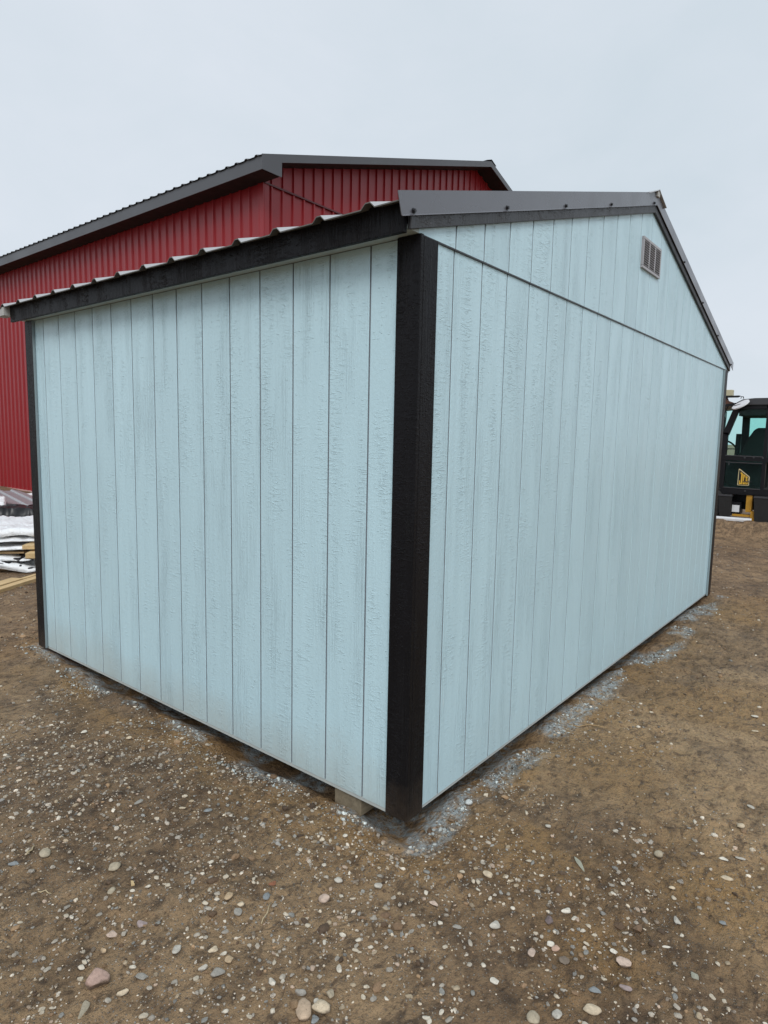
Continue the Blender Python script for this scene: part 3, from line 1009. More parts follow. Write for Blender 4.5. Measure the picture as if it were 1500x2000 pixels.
def stone_mat(name, use_attr):
    t = NT(name)
    tcn = t.n('ShaderNodeTexCoord')
    P = t.n('ShaderNodeNewGeometry').outputs['Position']
    if use_attr:
        base = t.n('ShaderNodeAttribute', attribute_name='tint').outputs['Color']
    else:
        base = t.n('ShaderNodeObjectInfo').outputs['Color']
    f = t.noise(P, 60 if not use_attr else 120, 4, 0.65)
    c = t.mix(1.0, base, t.ramp(f, [(0.25, 0.68), (0.75, 1.22)]), 'MULTIPLY')
    c = t.mix(t.ramp(t.noise(P, 160, 3, 0.6), [(0.60, 0.0), (0.72, 0.45)]), c, (0.12, 0.09, 0.065))
    if not use_attr:
        # soil clinging to the foot of each stone
        sp = t.n('ShaderNodeSeparateXYZ')
        t.l(tcn.outputs['Generated'], sp.inputs[0])
        g = t.math('SUBTRACT', t.math('ADD', 0.62, t.math('MULTIPLY', t.math('SUBTRACT', f, 0.5), 0.7)), sp.outputs[2])
        c = t.mix(t.ramp(g, [(0.0, 0.0), (0.18, 0.85)]), c, (0.115, 0.082, 0.056))
    t.set(Base_Color=c, Roughness=0.72, Normal=t.bump(t.noise(P, 220, 4, 0.6), 0.0025, 0.7))
    t.b.inputs['Specular IOR Level'].default_value = 0.3
    return t.m


M['stone'] = stone_mat('stone', False)
M['gravel'] = stone_mat('gravel_stone', True)


def rock_mesh(seed, sub, jag):
    bm = bmesh.new()
    bmesh.ops.create_icosphere(bm, subdivisions=sub, radius=0.5)
    rg = np.random.default_rng(seed)
    dirs = rg.normal(size=(11, 3)) * np.array([1, 1, 1.2])
    dirs /= np.linalg.norm(dirs, axis=1)[:, None]
    offs = rg.uniform(0.26, 0.44, 11) if jag else rg.uniform(0.36, 0.50, 11)
    ph = rg.uniform(0, 6, 6)
    for v in bm.verts:
        p = np.array(v.co)
        for d, o in zip(dirs, offs):
            k = p @ d - o
            if k > 0:
                p = p - d * k * (0.93 if jag else 0.7)
        p *= 1 + 0.05 * math.sin(p[0] * 7 + ph[0]) * math.sin(p[1] * 8 + ph[1]) + 0.04 * math.sin(p[2] * 9 + ph[2] + p[0] * 5)
        v.co = p
    me = bpy.data.meshes.new('rock')
    bm.to_mesh(me)
    bm.free()
    me.polygons.foreach_set('use_smooth', [not jag] * len(me.polygons))
    me.materials.append(M['stone'])
    return me


ROCKS = [rock_mesh(100 + k, 4, k % 2 == 0) for k in range(8)]
PEBS = [rock_mesh(200 + k, 4, k % 4 != 3) for k in range(8)]


def lay(me, x, y, a, b, c, rot, tint, sink=0.28):
    o = bpy.data.objects.new('stone', me)
    COL.objects.link(o)
    o.location = (x, y, GZ(x, y) + c * (0.5 - sink))
    o.rotation_euler = (random.uniform(-0.15, 0.15), random.uniform(-0.15, 0.15), rot)
    o.scale = (a, b, c)
    o.color = (min(tint[0] * 1.18, 0.9), tint[1] * 1.13, tint[2] * 1.05, 1)
    return o


for i, (x, y, a, b, c, th, col, lab) in enumerate(STONES):
    jag = any(w in lab for w in ('block', 'angular', 'wedge', 'sliver', 'square', 'triang', 'flat', 'slab', 'chunky', 'splinter', 'stick', 'knob', 'lump', 'chip', 'pitted'))
    me = ROCKS[(2 * (i % 4)) + (0 if jag else 1)]
    o = lay(me, x, y, a * 1.05, b * 1.05, max(c, 0.008) * 1.25, R(th), TINT[col], 0.24)
    tag(o, lab, 'stone', 'stones lying on the dirt')

# ---- the many small ones: largest become objects, the rest is one gravel object
def in_frame(x, y, m=0.02):
    d = np.stack([x - CAM.x, y - CAM.y, -0.06 - CAM.z + 0 * x], -1)
    w = d @ np.array(fw)
    u = d @ np.array(rt) / w * 1249 / 750
    v = d @ np.array(up) / w * 1249 / 1000
    return (w > 0.2) & (np.abs(u) < 1 + m) & (np.abs(v) < 1 + m)


def sample(n, rmin, rmax, seed):
    g = np.random.default_rng(seed)
    r = np.sqrt(g.uniform(rmin ** 2, rmax ** 2, n))
    a = math.atan2(fw.y, fw.x) + g.uniform(-R(47), R(47), n)
    x, y = CAM.x + r * np.cos(a), CAM.y + r * np.sin(a)
    d = shed_dist(x, y)
    dens = sstep(0.40, 0.62, fbm(x * 1.5, y * 1.5, 91, 3)) * 0.75 + sstep(0.52, 0.68, fbm(x * 4, y * 4, 93, 2)) * 0.75 + 0.08
    right = sstep(0.0, 1.1, (x - y) - 0.5)
    dens = dens * (1 - 0.68 * right) * 1.0
    keep = (g.uniform(0, 1, n) < dens) & (d > 0.015)
    return x[keep], y[keep], g


PAL = np.array([(0.36, 0.335, 0.295), (0.28, 0.265, 0.24), (0.225, 0.23, 0.225), (0.45, 0.41, 0.34), (0.54, 0.51, 0.45), (0.34, 0.285, 0.21),
                (0.175, 0.15, 0.125), (0.40, 0.32, 0.26), (0.20, 0.165, 0.13), (0.14, 0.115, 0.09)])
PW = np.array([0.17, 0.16, 0.11, 0.13, 0.09, 0.09, 0.10, 0.04, 0.07, 0.04])

x, y, g = sample(44000, 1.2, 4.2, 5)
s = 0.0045 * (1 - g.uniform(0, 1, len(x))) ** (-0.42)
s = np.clip(s * 0.92, 0.004, 0.0165)
x2, y2, g2 = sample(18000, 4.2, 11, 6)
s2 = np.clip(0.0075 * (1 - g2.uniform(0, 1, len(x2))) ** (-0.40), 0.006, 0.019)
x, y, s = np.concatenate([x, x2]), np.concatenate([y, y2]), np.concatenate([s, s2])
dist = np.hypot(x - CAM.x, y - CAM.y)
vis = in_frame(x, y) & ~((x > 0) & (y > 0) & (dist > 6.5))
order = np.argsort(-(s / dist) * vis)
# keep the laid-out stones clear of strays
clear = np.ones(len(x), bool)
for q in STONES:
    clear &= (np.hypot(x - q[0], y - q[1]) > q[2] * 0.7 + s * 0.5)
NIND = 215
ind = [k for k in order if clear[k]][:NIND]
for k in ind:
    ci = int(np.random.default_rng(int(k)).choice([0, 1, 2, 3, 4, 5, 7], p=[0.19, 0.12, 0.08, 0.24, 0.22, 0.09, 0.06]))
    sc = float(s[k]) * 1.0
    o = lay(PEBS[int(k) % 8], float(x[k]), float(y[k]), sc * random.uniform(1.05, 1.5), sc * random.uniform(0.75, 1.05), sc * random.uniform(0.55, 0.8),
            random.uniform(0, 6.28), tuple(PAL[ci]), 0.30)
    o.name = 'pebble'
    ab = o.scale[0] / o.scale[1]
    d = Vector((x[k], y[k], -0.06)) - CAM
    u = 0.5 + 0.5 * (d.dot(rt) / d.dot(fw)) * 1249 / 750
    v = 0.5 - 0.5 * (d.dot(up) / d.dot(fw)) * 1249 / 1000
    size = 'tiny' if o.scale[0] < 0.014 else ('small' if o.scale[0] < 0.020 else 'larger')
    shape = 'long' if ab > 1.55 else ('round' if ab < 1.28 else 'oval')
    tone = {0: 'warm grey', 1: 'dull grey', 2: 'slate grey', 3: 'cream', 4: 'whitish', 5: 'tan', 7: 'pinkish'}[ci]
    colm = 'at the left frame side' if u < 0.18 else 'left of centre' if u < 0.40 else 'below the black corner' if u < 0.60 else 'right of centre' if u < 0.80 else 'at the right frame side'
    row = 'along the bottom edge' if v > 0.93 else 'in the foreground dirt' if v > 0.84 else 'in the middle dirt' if v > 0.74 else 'up near the wall foot'
    tag(o, '%s %s %s pebble %s %s' % (size, shape, tone, row, colm), 'pebble', 'pebbles scattered over the dirt')

rest = np.ones(len(x), bool)
rest[ind] = False
rest &= clear
gx, gy, gs = x[rest], y[rest], s[rest]


def icos(sub):
    bm = bmesh.new()
    bmesh.ops.create_icosphere(bm, subdivisions=sub, radius=0.5)
    v = np.array([q.co[:] for q in bm.verts])
    f = np.array([[w.index for w in q.verts] for q in bm.faces])
    bm.free()
    return v, f


def scatter_mesh(name, px, py, ps, pal_idx, tints, sub, seed, flat=(0.5, 0.85), sink=0.22):
    g = np.random.default_rng(seed)
    v0, f0 = icos(sub)
    n, nv, nf = len(px), len(v0), len(f0)
    V = np.repeat(v0[None], n, 0) * (1 + g.uniform(-0.28, 0.22, (n, nv, 1)))
    sx, sy, sz = g.uniform(0.95, 1.55, n), g.uniform(0.7, 1.1, n), g.uniform(*flat, n)
    V = V * np.stack([sx, sy, sz], -1)[:, None] * ps[:, None, None]
    th = g.uniform(0, 2 * np.pi, n)
    tl = g.normal(0, 0.25, n)
    Y = V[..., 1] * np.cos(tl)[:, None] - V[..., 2] * np.sin(tl)[:, None]
    Zz = V[..., 1] * np.sin(tl)[:, None] + V[..., 2] * np.cos(tl)[:, None]
    c, s_ = np.cos(th)[:, None], np.sin(th)[:, None]
    hz = ground_h(px, py) + ground_fine(px, py)
    Vw = np.stack([V[..., 0] * c - Y * s_ + px[:, None], V[..., 0] * s_ + Y * c + py[:, None], Zz + (hz + ps * sz * (0.5 - sink))[:, None]], -1).reshape(-1, 3)
    F = (f0[None] + (np.arange(n) * nv)[:, None, None]).reshape(-1, 3)
    me = bpy.data.meshes.new(name)
    me.vertices.add(len(Vw))
    me.vertices.foreach_set('co', Vw.ravel())
    me.loops.add(F.size)
    me.loops.foreach_set('vertex_index', F.ravel().astype(np.int32))
    me.polygons.add(len(F))
    me.polygons.foreach_set('loop_start', np.arange(0, F.size, 3, dtype=np.int32))
    me.polygons.foreach_set('use_smooth', np.full(len(F), sub == 9))
    me.update(calc_edges=True)
    at = me.color_attributes.new('tint', 'FLOAT_COLOR', 'POINT')
    tc4 = np.concatenate([tints[pal_idx] * g.uniform(0.75, 1.5, (n, 1)) * np.array([1.08, 1.02, 0.95]), np.ones((n, 1))], 1)
    at.data.foreach_set('color', np.repeat(tc4, nv, 0).astype(np.float32).ravel())
    return me


g3 = np.random.default_rng(33)
big = gs > 0.0085
for nm, sel, sub, lb in (('gravel', big, 2, 1), ('fine_gravel', ~big, 1, 2)):
    idx = g3.choice(len(PAL), size=int(sel.sum()), p=PW)
    me = scatter_mesh(nm, gx[sel], gy[sel], gs[sel], idx, PAL, sub, 300 + lb)
    o = link(nm, me, None, M['gravel'])
    tag(o, 'mixed grey and tan gravel strewn thickly over the brown dirt' if lb == 1 else 'fine grit sprinkled between the larger gravel on the brown dirt', 'gravel', None, 'stuff')

# earth clods, soil coloured
cxs, cys, g4 = sample(20000, 1.2, 7, 15)
dirt = np.array([(0.19, 0.13, 0.082), (0.13, 0.088, 0.058), (0.26, 0.18, 0.11), (0.085, 0.06, 0.042)])
cs = np.clip(0.005 * (1 - g4.uniform(0, 1, len(cxs))) ** (-0.4), 0.004, 0.03)
me = scatter_mesh('soil_crumbs', cxs, cys, cs, g4.choice(4, size=len(cxs)), dirt, 1, 400, (0.5, 0.8), 0.3)
tag(link('soil_crumbs', me, None, M['gravel']), 'crumbled brown soil lying loose all over the yard', 'soil', None, 'stuff')

# paint-dusted crumbs along the foot of the walls
def wall_foot(n, seed):
    g = np.random.default_rng(seed)
    m = g.uniform(0, 1, n)
    side = m < 0.42
    t = g.uniform(0, 1, n)
    off = np.abs(g.normal(0, 0.13, n)) + 0.01
    x = np.where(side, -off, t * 4.9)
    y = np.where(side, t * 3.2, -off)
    k = sstep(0.42, 0.60, fbm(x * 4.5, y * 4.5, 63, 3) + 0.05) * sstep(0.10, 0.0, np.where(side, -x, -y) - (0.02 + np.where(side, 0.08, 0.17) * fbm(x * 1.7, y * 1.7, 61, 3)))
    keep = g.uniform(0, 1, n) < k
    return x[keep], y[keep], g


fx_, fy_, g5 = wall_foot(5000, 44)
fcol = np.array([(0.40, 0.46, 0.48), (0.30, 0.335, 0.345), (0.52, 0.59, 0.61), (0.20, 0.19, 0.175), (0.14, 0.105, 0.075)])
fs = np.clip(0.005 * (1 - g5.uniform(0, 1, len(fx_))) ** (-0.38), 0.004, 0.018)
me = scatter_mesh('painted_grit', fx_, fy_, fs, g5.choice(5, size=len(fx_), p=[0.24, 0.24, 0.10, 0.22, 0.20]), fcol, 1, 500, (0.5, 0.9), 0.2)
tag(link('painted_grit', me, None, M['gravel']), 'soil and grit dusted pale blue with paint along the foot of the shed walls', 'grit', None, 'stuff')

# ------------------------------------------------------------------ twigs and chips
M['straw'] = plain('dry_straw', (0.45, 0.36, 0.22), 0.7)
def twig(x, y, ln, th, lab, r=0.0022, mat='straw'):
    d = Vector((math.cos(th), math.sin(th), 0))
    pts = []
    for k in range(5):
        p = Vector((x, y, 0)) + d * ln * (k / 4 - 0.5) + d.orthogonal() * 0.004 * math.sin(k * 2.2)
        pts.append((p.x, p.y, GZ(p.x, p.y) + r * 1.6 + 0.004 * (k == 2)))
    o = MB().tube(pts, [r * 0.7, r, r, r * 0.9, r * 0.5], 6).build('twig', M[mat], None, True)
    tag(o, lab, 'twig')


twig(-1.009, 0.701, 0.045, -0.9, 'pale broken twig stub in the dirt at the left')
twig(-0.604, 0.09, 0.085, 0.5, 'long dry straw stalk lying below the near skid end')
twig(-0.953, 0.941, 0.05, 0.6, 'short pale wood splinter near the left edge of the dirt', 0.003)
twig(1.355, -0.187, 0.20, -1.1, 'thin reddish stick lying beside the gable wall foot', 0.003, 'oldwood')
o = MB().add([(-0.012, -0.005, 0), (0.012, -0.006, 0.001), (0.016, 0.001, 0.002), (-0.010, 0.006, 0), (-0.012, -0.005, 0.004), (0.012, -0.006, 0.005), (0.016, 0.001, 0.005), (-0.010, 0.006, 0.005)],
             [(0, 3, 2, 1), (4, 5, 6, 7), (0, 1, 5, 4), (1, 2, 6, 5), (2, 3, 7, 6), (3, 0, 4, 7)]).build('wood_chip', M['rawwood'])
o.location = (-0.805, 0.528, GZ(-0.805, 0.528) + 0.002)
o.rotation_euler = (0.1, 0.1, 1.3)
tag(o, 'orange yellow wood chip in the dirt at the left', 'wood chip')

# ------------------------------------------------------------------ material yard behind the far left corner
def wrap_mat(name, printed):
    t = NT(name)
    vec, oi, tcn = t.objvec(3)
    c = t.mix(t.noise(vec, 6, 3), (0.82, 0.84, 0.86), (0.90, 0.91, 0.92))
    if printed:
        b = t.ramp(t.noise(t.mapv(vec, (7, 9, 9)), 1.0, 1, 0.3, 1.2), [(0.60, 0.0), (0.62, 1.0)])
        c = t.mix(b, c, (0.02, 0.02, 0.025))
    c = t.mix(t.ramp(t.noise(vec, 14, 4, 0.7), [(0.55, 0.0), (0.8, 0.35)]), c, (0.35, 0.31, 0.26))
    t.set(Base_Color=c, Roughness=0.38, Normal=t.bump(t.noise(vec, 11, 4, 0.55, 1.0), 0.03, 0.7))
    return t.m


M['wrap'] = wrap_mat('white_wrap', False)
M['wrapprint'] = wrap_mat('printed_wrap', True)
M['tarpblack'] = plain('black_plastic', (0.012, 0.012, 0.014), 0.4)
M['sheetmetal'] = plain('grey_sheet_metal', (0.30, 0.30, 0.315), 0.35, var=0.06)
M['redprint'] = plain('red_print', (0.45, 0.03, 0.04), 0.5)

PO = Vector((0.95, 5.95, 0))
pa = math.atan2(-0.365, 0.931) - R(20)
er = Vector((math.cos(pa), math.sin(pa), 0))
ef = Vector((-math.sin(pa), math.cos(pa), 0))


def slab(name, c, ang, lx, ly, z0, z1, mat, droop=0.0, seed=0, parent=None):
    """a sheet-wrapped bundle: soft rounded block with loose rippling skirt"""
    nx, ny = 70, 36
    V, F = [], []
    ca, sa = math.cos(ang), math.sin(ang)
    us = np.linspace(-1, 1, nx)
    vs = np.linspace(-1, 1, ny)
    U, Vv = np.meshgrid(us, vs, indexing='ij')
    X = U * lx / 2
    Y = Vv * ly / 2
    n = fbm(X * 3 + seed * 7, Y * 3 + seed * 3, 700 + seed, 4) - 0.5
    cr = np.abs(fbm(X * 5 + seed, Y * 5, 760 + seed, 3) - 0.5)
    top = z1 + 0.06 * n + 0.16 * (0.12 - cr) * (cr < 0.12) + 0.02 * np.sin(X * 5 + seed) * np.cos(Y * 4)
    er_ = sstep(0.97, 1.0, np.abs(U)) + sstep(0.95, 1.0, np.abs(Vv))
    top = top - 0.008 * er_
    # loose skirt: outermost ring drops, unevenly
    edge = np.zeros_like(U, bool)
    edge[[0, -1], :] = True
    edge[:, [0, -1]] = True
    low = z0 + 0.005 + 0.06 * (fbm(X * 4, Y * 4, 720 + seed, 3) - 0.5)
    top = np.where(edge, low, top)
    top = top - droop * sstep(0.2, 1.0, U) * 1.0
    if droop:
        top = np.maximum(top, -0.05)
    XX = X + 0.05 * (fbm(X * 6, Y * 6, 731 + seed, 2) - 0.5)
    YY = Y + 0.09 * (fbm(X * 5, Y * 5, 741 + seed, 2) - 0.5)
    for i in range(nx):
        for j in range(ny):
            V.append((c[0] + XX[i, j] * ca - YY[i, j] * sa, c[1] + XX[i, j] * sa + YY[i, j] * ca, top[i, j]))
    for i in range(nx - 1):
        for j in range(ny - 1):
            a = i * ny + j
            F.append((a, a + ny, a + ny + 1, a + 1))
    # closed underside
    ring = [i * ny for i in range(nx)] + [(nx - 1) * ny + j for j in range(1, ny)] + [i * ny + ny - 1 for i in range(nx - 2, -1, -1)] + [j for j in range(ny - 2, 0, -1)]
    F.append(tuple(reversed(ring)))
    me = bpy.data.meshes.new(name)
    me.from_pydata(V, [], F)
    return link(name, me, parent, mat, True)


def pl3(a, b):
    p = PO + er * a + ef * b
    return (p.x, p.y)


def timber(name, p0, p1, w, h, z, mat, lab=None, group=None, parent=None, cat='timber'):
    p0, p1 = Vector((*p0, 0)), Vector((*p1, 0))
    d = (p1 - p0)
    L = d.length
    o = MB().box(-L / 2, L / 2, -w / 2, w / 2, 0, h).build(name, M[mat], parent, bevel=0.003)
    m = (p0 + p1) / 2
    o.location = (m.x, m.y, z)
    o.rotation_euler = (0, 0, math.atan2(d.y, d.x))
    if lab:
        tag(o, lab, cat, group)
    return o


LAY = [(-0.72, 0.84, 2.5, 1.62, 0.300, 0.335, 0.00, 'wrap', 1, 0, 'big white plastic wrapped bundle on top of the pile by the far left corner'),
       (-0.86, 0.80, 2.4, 1.60, 0.232, 0.262, -0.03, 'wrap', 2, 0, 'white wrapped sheets second from the top of the pile'),
       (-0.70, 0.72, 2.5, 1.60, 0.150, 0.176, 0.02, 'wrap', 7, 0, 'white wrapped sheets just above the upper tan wood block'),
       (-0.84, 0.70, 2.3, 1.60, 0.085, 0.110, -0.05, 'wrapprint', 8, 0.02, 'black printed white sheets second from the bottom of the pile'),
       (-0.55, 0.66, 2.3, 1.62, 0.015, 0.048, -0.04, 'wrapprint', 3, 0.09, 'lowest white wrapped sheets with black print sagging to the dirt')]
for (la, lb, lx_, ly_, lz0, lz1, lr, lm, ls_, ldr, llab) in LAY:
    tag(slab('wrapped_bundle', pl3(la, lb), pa + lr, lx_, ly_, lz0, lz1, M[lm], ldr, ls_), llab, 'bundle', 'wrapped bundles in the pile')
timber('wood_block', pl3(-0.30, 0.03), pl3(-0.32, 1.3), 0.09, 0.036, 0.196, 'oldwood', 'dark wood block between the upper white sheets of the pile')
timber('loose_board', pl3(-1.6, -0.02), pl3(0.12, 0.00), 0.10, 0.018, 0.122, 'oldwood', 'thin weathered board poking out between the printed white sheets', cat='board')
timber('wood_block', pl3(0.30, 0.12), pl3(0.30, 1.4), 0.09, 0.040, 0.198, 'oldwood', 'wood block under the top white bundle of the pile')
timber('wood_block', pl3(-0.55, 0.10), pl3(-0.55, 1.4), 0.09, 0.040, 0.198, 'oldwood', 'wood block under the top bundle toward the left frame edge')
timber('wood_block', (1.02, 5.74), (1.02 + 0.9 * ef.x, 5.74 + 0.9 * ef.y), 0.13, 0.044, 0.176, 'rawwood', 'upper tan wood block beneath the top white bundle beside the shed corner')
timber('wood_block', (0.985, 5.62), (0.985 + 0.9 * ef.x, 5.62 + 0.9 * ef.y), 0.10, 0.056, 0.100, 'rawwood', 'lower tan wood block lying on the printed bundle')
timber('wood_block', pl3(-0.45, -0.02), pl3(-0.5, 1.4), 0.10, 0.042, 0.082, 'oldwood', 'dark tan wood block at left beneath the middle bundle')
timber('skid_timber', pl3(-0.95, 0.02), pl3(0.02, 0.05), 0.10, 0.085, -0.075, 'oldwood', 'dark brown timber on the dirt under the lowest bundle')
# loose planks on the ground in front
timber('plank', (0.735, 5.33), (-1.6, 3.98), 0.13, 0.038, -0.058, 'rawwood', 'thick fresh yellow plank whose end stops on the dirt', 'planks on the dirt', cat='plank')
timber('plank', (1.20, 5.45), (-1.3, 4.02), 0.085, 0.036, -0.062, 'rawwood', 'lower narrow pale plank passing behind the far left corner', 'planks on the dirt', cat='plank')
timber('plank', (1.18, 5.54), (-1.32, 4.11), 0.05, 0.036, -0.062, 'rawwood', 'thin pale batten lying tight against the lower narrow plank', 'planks on the dirt', cat='plank')

# farther stacks against the barn
tag(slab('wrapped_bundle', (1.745, 10.45), R(-21), 1.6, 1.0, 0.10, 0.29, M['wrap'], 0, 4), 'snow white wrapped bundle on a timber at the left frame edge beyond the pile', 'bundle', 'wrapped bundles in the pile')
timber('skid_timber', (1.0, 10.36), (2.44, 9.80), 0.11, 0.09, 0.03, 'rawwood', 'tan timber end under the wrapped bundle at the frame edge')
tag(slab('black_tarp', (2.55, 9.35), pa, 1.0, 0.7, -0.06, 0.22, M['tarpblack'], 0, 5), 'crumpled black plastic sheet between the stacks', 'tarp')  # black slab added to stand in for a shaded gap
def ribbed_stack():
    root = empty('roofing_stack', (3.15, 11.5, 0), 'stack of grey ribbed metal roofing sheets lying behind the white bundles', 'metal sheets')
    pr = rib_profile(0.92, [0.115 + 0.23 * k for k in range(4)], 0.03, 0.075, 0.035)
    me = roof_panel(pr, -1.7, 1.7, lambda x: 0.0, 0.004)
    for k in range(4):
        o = link('metal_sheet', me, root, M['sheetmetal'])
        o.location = (0.02 * k, 0.03 * k - 0.4, 0.12 + 0.012 * k)
    for k in range(3):
        o = link('metal_sheet', me, root, M['sheetmetal'])
        o.location = (0.03 * k, 0.55 + 0.02 * k, 0.10 + 0.012 * k)
    for xx in (-1.2, 0, 1.2):
        MB().box(xx - 0.05, xx + 0.05, -0.5, 1.5, -0.08, 0.085).build('bearer', M['oldwood'], root)
    root.rotation_euler = (0, 0, R(77))
    return root


ribbed_stack()
timber('lumber', (2.4, 14.2), (3.95, 13.72), 0.30, 0.13, -0.05, 'rawwood', 'squared tan lumber near the foot of the red barn wall')
timber('lumber', (2.3, 14.5), (3.9, 14.3), 0.25, 0.09, -0.06, 'oldwood', 'darker weathered lumber close against the barn foot')
tag(slab('wrapped_bundle', (4.05, 13.1), -0.3, 0.8, 0.6, -0.04, 0.06, M['wrap'], 0, 6), 'low white bundle with red printing close to the barn foot', 'bundle', 'wrapped bundles in the pile')
rp_ = MB().box(-0.09, 0.09, -0.004, 0.004, -0.03, 0.03).build('red_mark', M['redprint'], bpy.data.objects[[o.name for o in COL.objects if o.get('label', '').startswith('low white bundle with red')][0]])
rp_.location = (3.98, 12.80, 0.03)
rp_.rotation_euler = (0.5, 0, -0.3)

# ------------------------------------------------------------------ machine parked beyond the shed
M['cab'] = plain('cab_black_paint', (0.008, 0.008, 0.010), 0.42, var=0.2, spec=0.3)
M['cabgrey'] = plain('cab_grey_rail', (0.05, 0.05, 0.055), 0.45)
M['rubber'] = plain('dusty_rubber', (0.013, 0.0125, 0.0125), 0.75, bump=0.004, bscale=30)
M['yellow'] = plain('machine_yellow', (0.50, 0.26, 0.025), 0.5, var=0.25, scale=5)
M['cream'] = plain('beacon_cream', (0.50, 0.46, 0.31), 0.5)
M['white'] = plain('white_board', (0.75, 0.76, 0.78), 0.5)
M['inside'] = plain('cab_interior', (0.022, 0.020, 0.018), 0.8)
M['decal_yellow'] = plain('decal_yellow', (0.70, 0.42, 0.04), 0.5, var=0.05)
M['decal_edge'] = plain('decal_edge', (0.60, 0.52, 0.30), 0.5, var=0.05)
M['decal_black'] = plain('decal_black', (0.012, 0.011, 0.010), 0.4)
M['rust'] = plain('rusty_bracket', (0.10, 0.045, 0.03), 0.7)


def glass_mat(name, tint, gl=1.0):
    t = NT(name)
    tr = t.n('ShaderNodeBsdfTransparent')
    tr.inputs['Color'].default_value = (*tint, 1)
    gs_ = t.n('ShaderNodeBsdfGlossy')
    gs_.inputs['Roughness'].default_value = 0.03
    fr = t.n('ShaderNodeFresnel')
    fr.inputs['IOR'].default_value = 1.45
    ms = t.n('ShaderNodeMixShader')
    t.l(t.math('MULTIPLY', fr.outputs[0], gl), ms.inputs[0])
    t.l(tr.outputs[0], ms.inputs[1])
    t.l(gs_.outputs[0], ms.inputs[2])
    t.l(ms.outputs[0], t.out.inputs['Surface'])
    return t.m


M['glass'] = glass_mat('tinted_cab_glass', (0.78, 0.96, 0.93), 0.5)
M['mirror'] = plain('mirror_face', (0.85, 0.86, 0.88), 0.15, metal=0.0, var=0.02)

mc = empty('wheel_loader', (11.0, 0.3, -0.06), 'black cabbed wheel loader with a yellow badge on its door parked beyond the shed', 'loader')
mc.location = (0, 0, 0)
XF = 11.0            # side of the cab that faces the shed


def part(mb, name, mat, parent=mc, bevel=0.0, smooth=False):
    return mb.build(name, M[mat], parent, smooth, bevel)


def bar(mb, p, q, w, d):
    """rectangular bar between two (y,z) points on the cab side, w wide in the side plane, d deep along +x from XF"""
    p, q = Vector(p), Vector(q)
    n = Vector((-(q - p).y, (q - p).x)).normalized() * w / 2
    poly = [tuple(p + n), tuple(q + n), tuple(q - n), tuple(p - n)]
    return mb.prism(poly, 0, d[0], d[1])


# cab shell: both side frames, roof, floor
CD = 1.30
for x0, x1 in ((XF, XF + 0.07), (XF + CD - 0.07, XF + CD)):
    fr = MB()
    if x0 == XF:
        bar(fr, (0.985, 2.075), (1.135, 1.60), 0.10, (x0, x1))
    bar(fr, (1.140, 1.63), (1.150, 0.60), 0.09, (x0, x1))
    bar(fr, (0.495, 2.16), (0.495, 0.60), 0.055, (x0, x1))
    bar(fr, (-0.10, 2.16), (-0.10, 0.60), 0.09, (x0, x1))
    bar(fr, (1.00, 2.10), (-0.14, 2.10), 0.10, (x0, x1))
    bar(fr, (1.17, 1.185), (-0.14, 1.16), 0.075, (x0 - 0.004, x1 + 0.004))
    bar(fr, (1.17, 0.61), (-0.14, 0.60), 0.09, (x0 - 0.004, x1 + 0.004))
    part(fr, 'cab_frame', 'cab')
for zz, w in ((1.223, 0.016), (1.105, 0.014), (0.652, 0.014)):
    rail = MB()
    bar(rail, (1.11, zz + 0.005), (0.52, zz - 0.005), w, (XF - 0.012, XF - 0.001))
    part(rail, 'door_rail', 'cabgrey')
fpost = MB()
bar(fpost, (1.42, 1.95), (1.48, 0.62), 0.08, (XF + 0.05, XF + 0.12))
bar(fpost, (1.42, 1.95), (1.48, 0.62), 0.08, (XF + CD - 0.12, XF + CD - 0.05))
fpost.box(XF + 0.05, XF + CD - 0.05, 1.38, 1.47, 1.93, 2.06).box(XF + 0.05, XF + CD - 0.05, 1.42, 1.52, 0.6, 1.15)
part(fpost, 'windscreen_frame', 'cab')
roof = MB()
roof.prism([(1.02, 2.10), (0.99, 2.165), (0.90, 2.215), (0.72, 2.232), (-0.05, 2.232), (-0.18, 2.20), (-0.20, 2.14), (-0.20, 2.115), (1.0, 2.115)], 0, XF - 0.03, XF + CD + 0.03)
part(roof, 'cab_roof', 'cabgrey', bevel=0.015)
visor = MB().prism([(1.47, 2.06), (1.47, 2.10), (1.0, 2.16), (0.96, 2.12)], 0, XF + 0.02, XF + CD - 0.02)
part(visor, 'roof_visor', 'cab')
part(MB().box(XF + 0.07, XF + CD - 0.07, -0.12, 0.96, 1.93, 2.11), 'headliner', 'inside')
part(MB().box(XF, XF + CD, -0.14, 1.45, 0.54, 0.60), 'cab_floor', 'cab')
# rear bulkhead post and window frame on the far side as seen through the door glass
fs_ = MB()
bar(fs_, (1.035, 2.06), (1.02, 1.15), 0.12, (XF + CD - 0.10, XF + CD - 0.02))
bar(fs_, (1.0, 2.04), (-0.1, 2.04), 0.10, (XF + CD - 0.10, XF + CD - 0.02))
part(fs_, 'far_door_post', 'inside')
part(MB().box(XF + 0.02, XF + CD - 0.02, 0.40, 1.16, 0.60, 0.66).box(XF + 0.62, XF + CD - 0.02, 0.5, 1.42, 0.6, 1.17), 'console', 'inside')
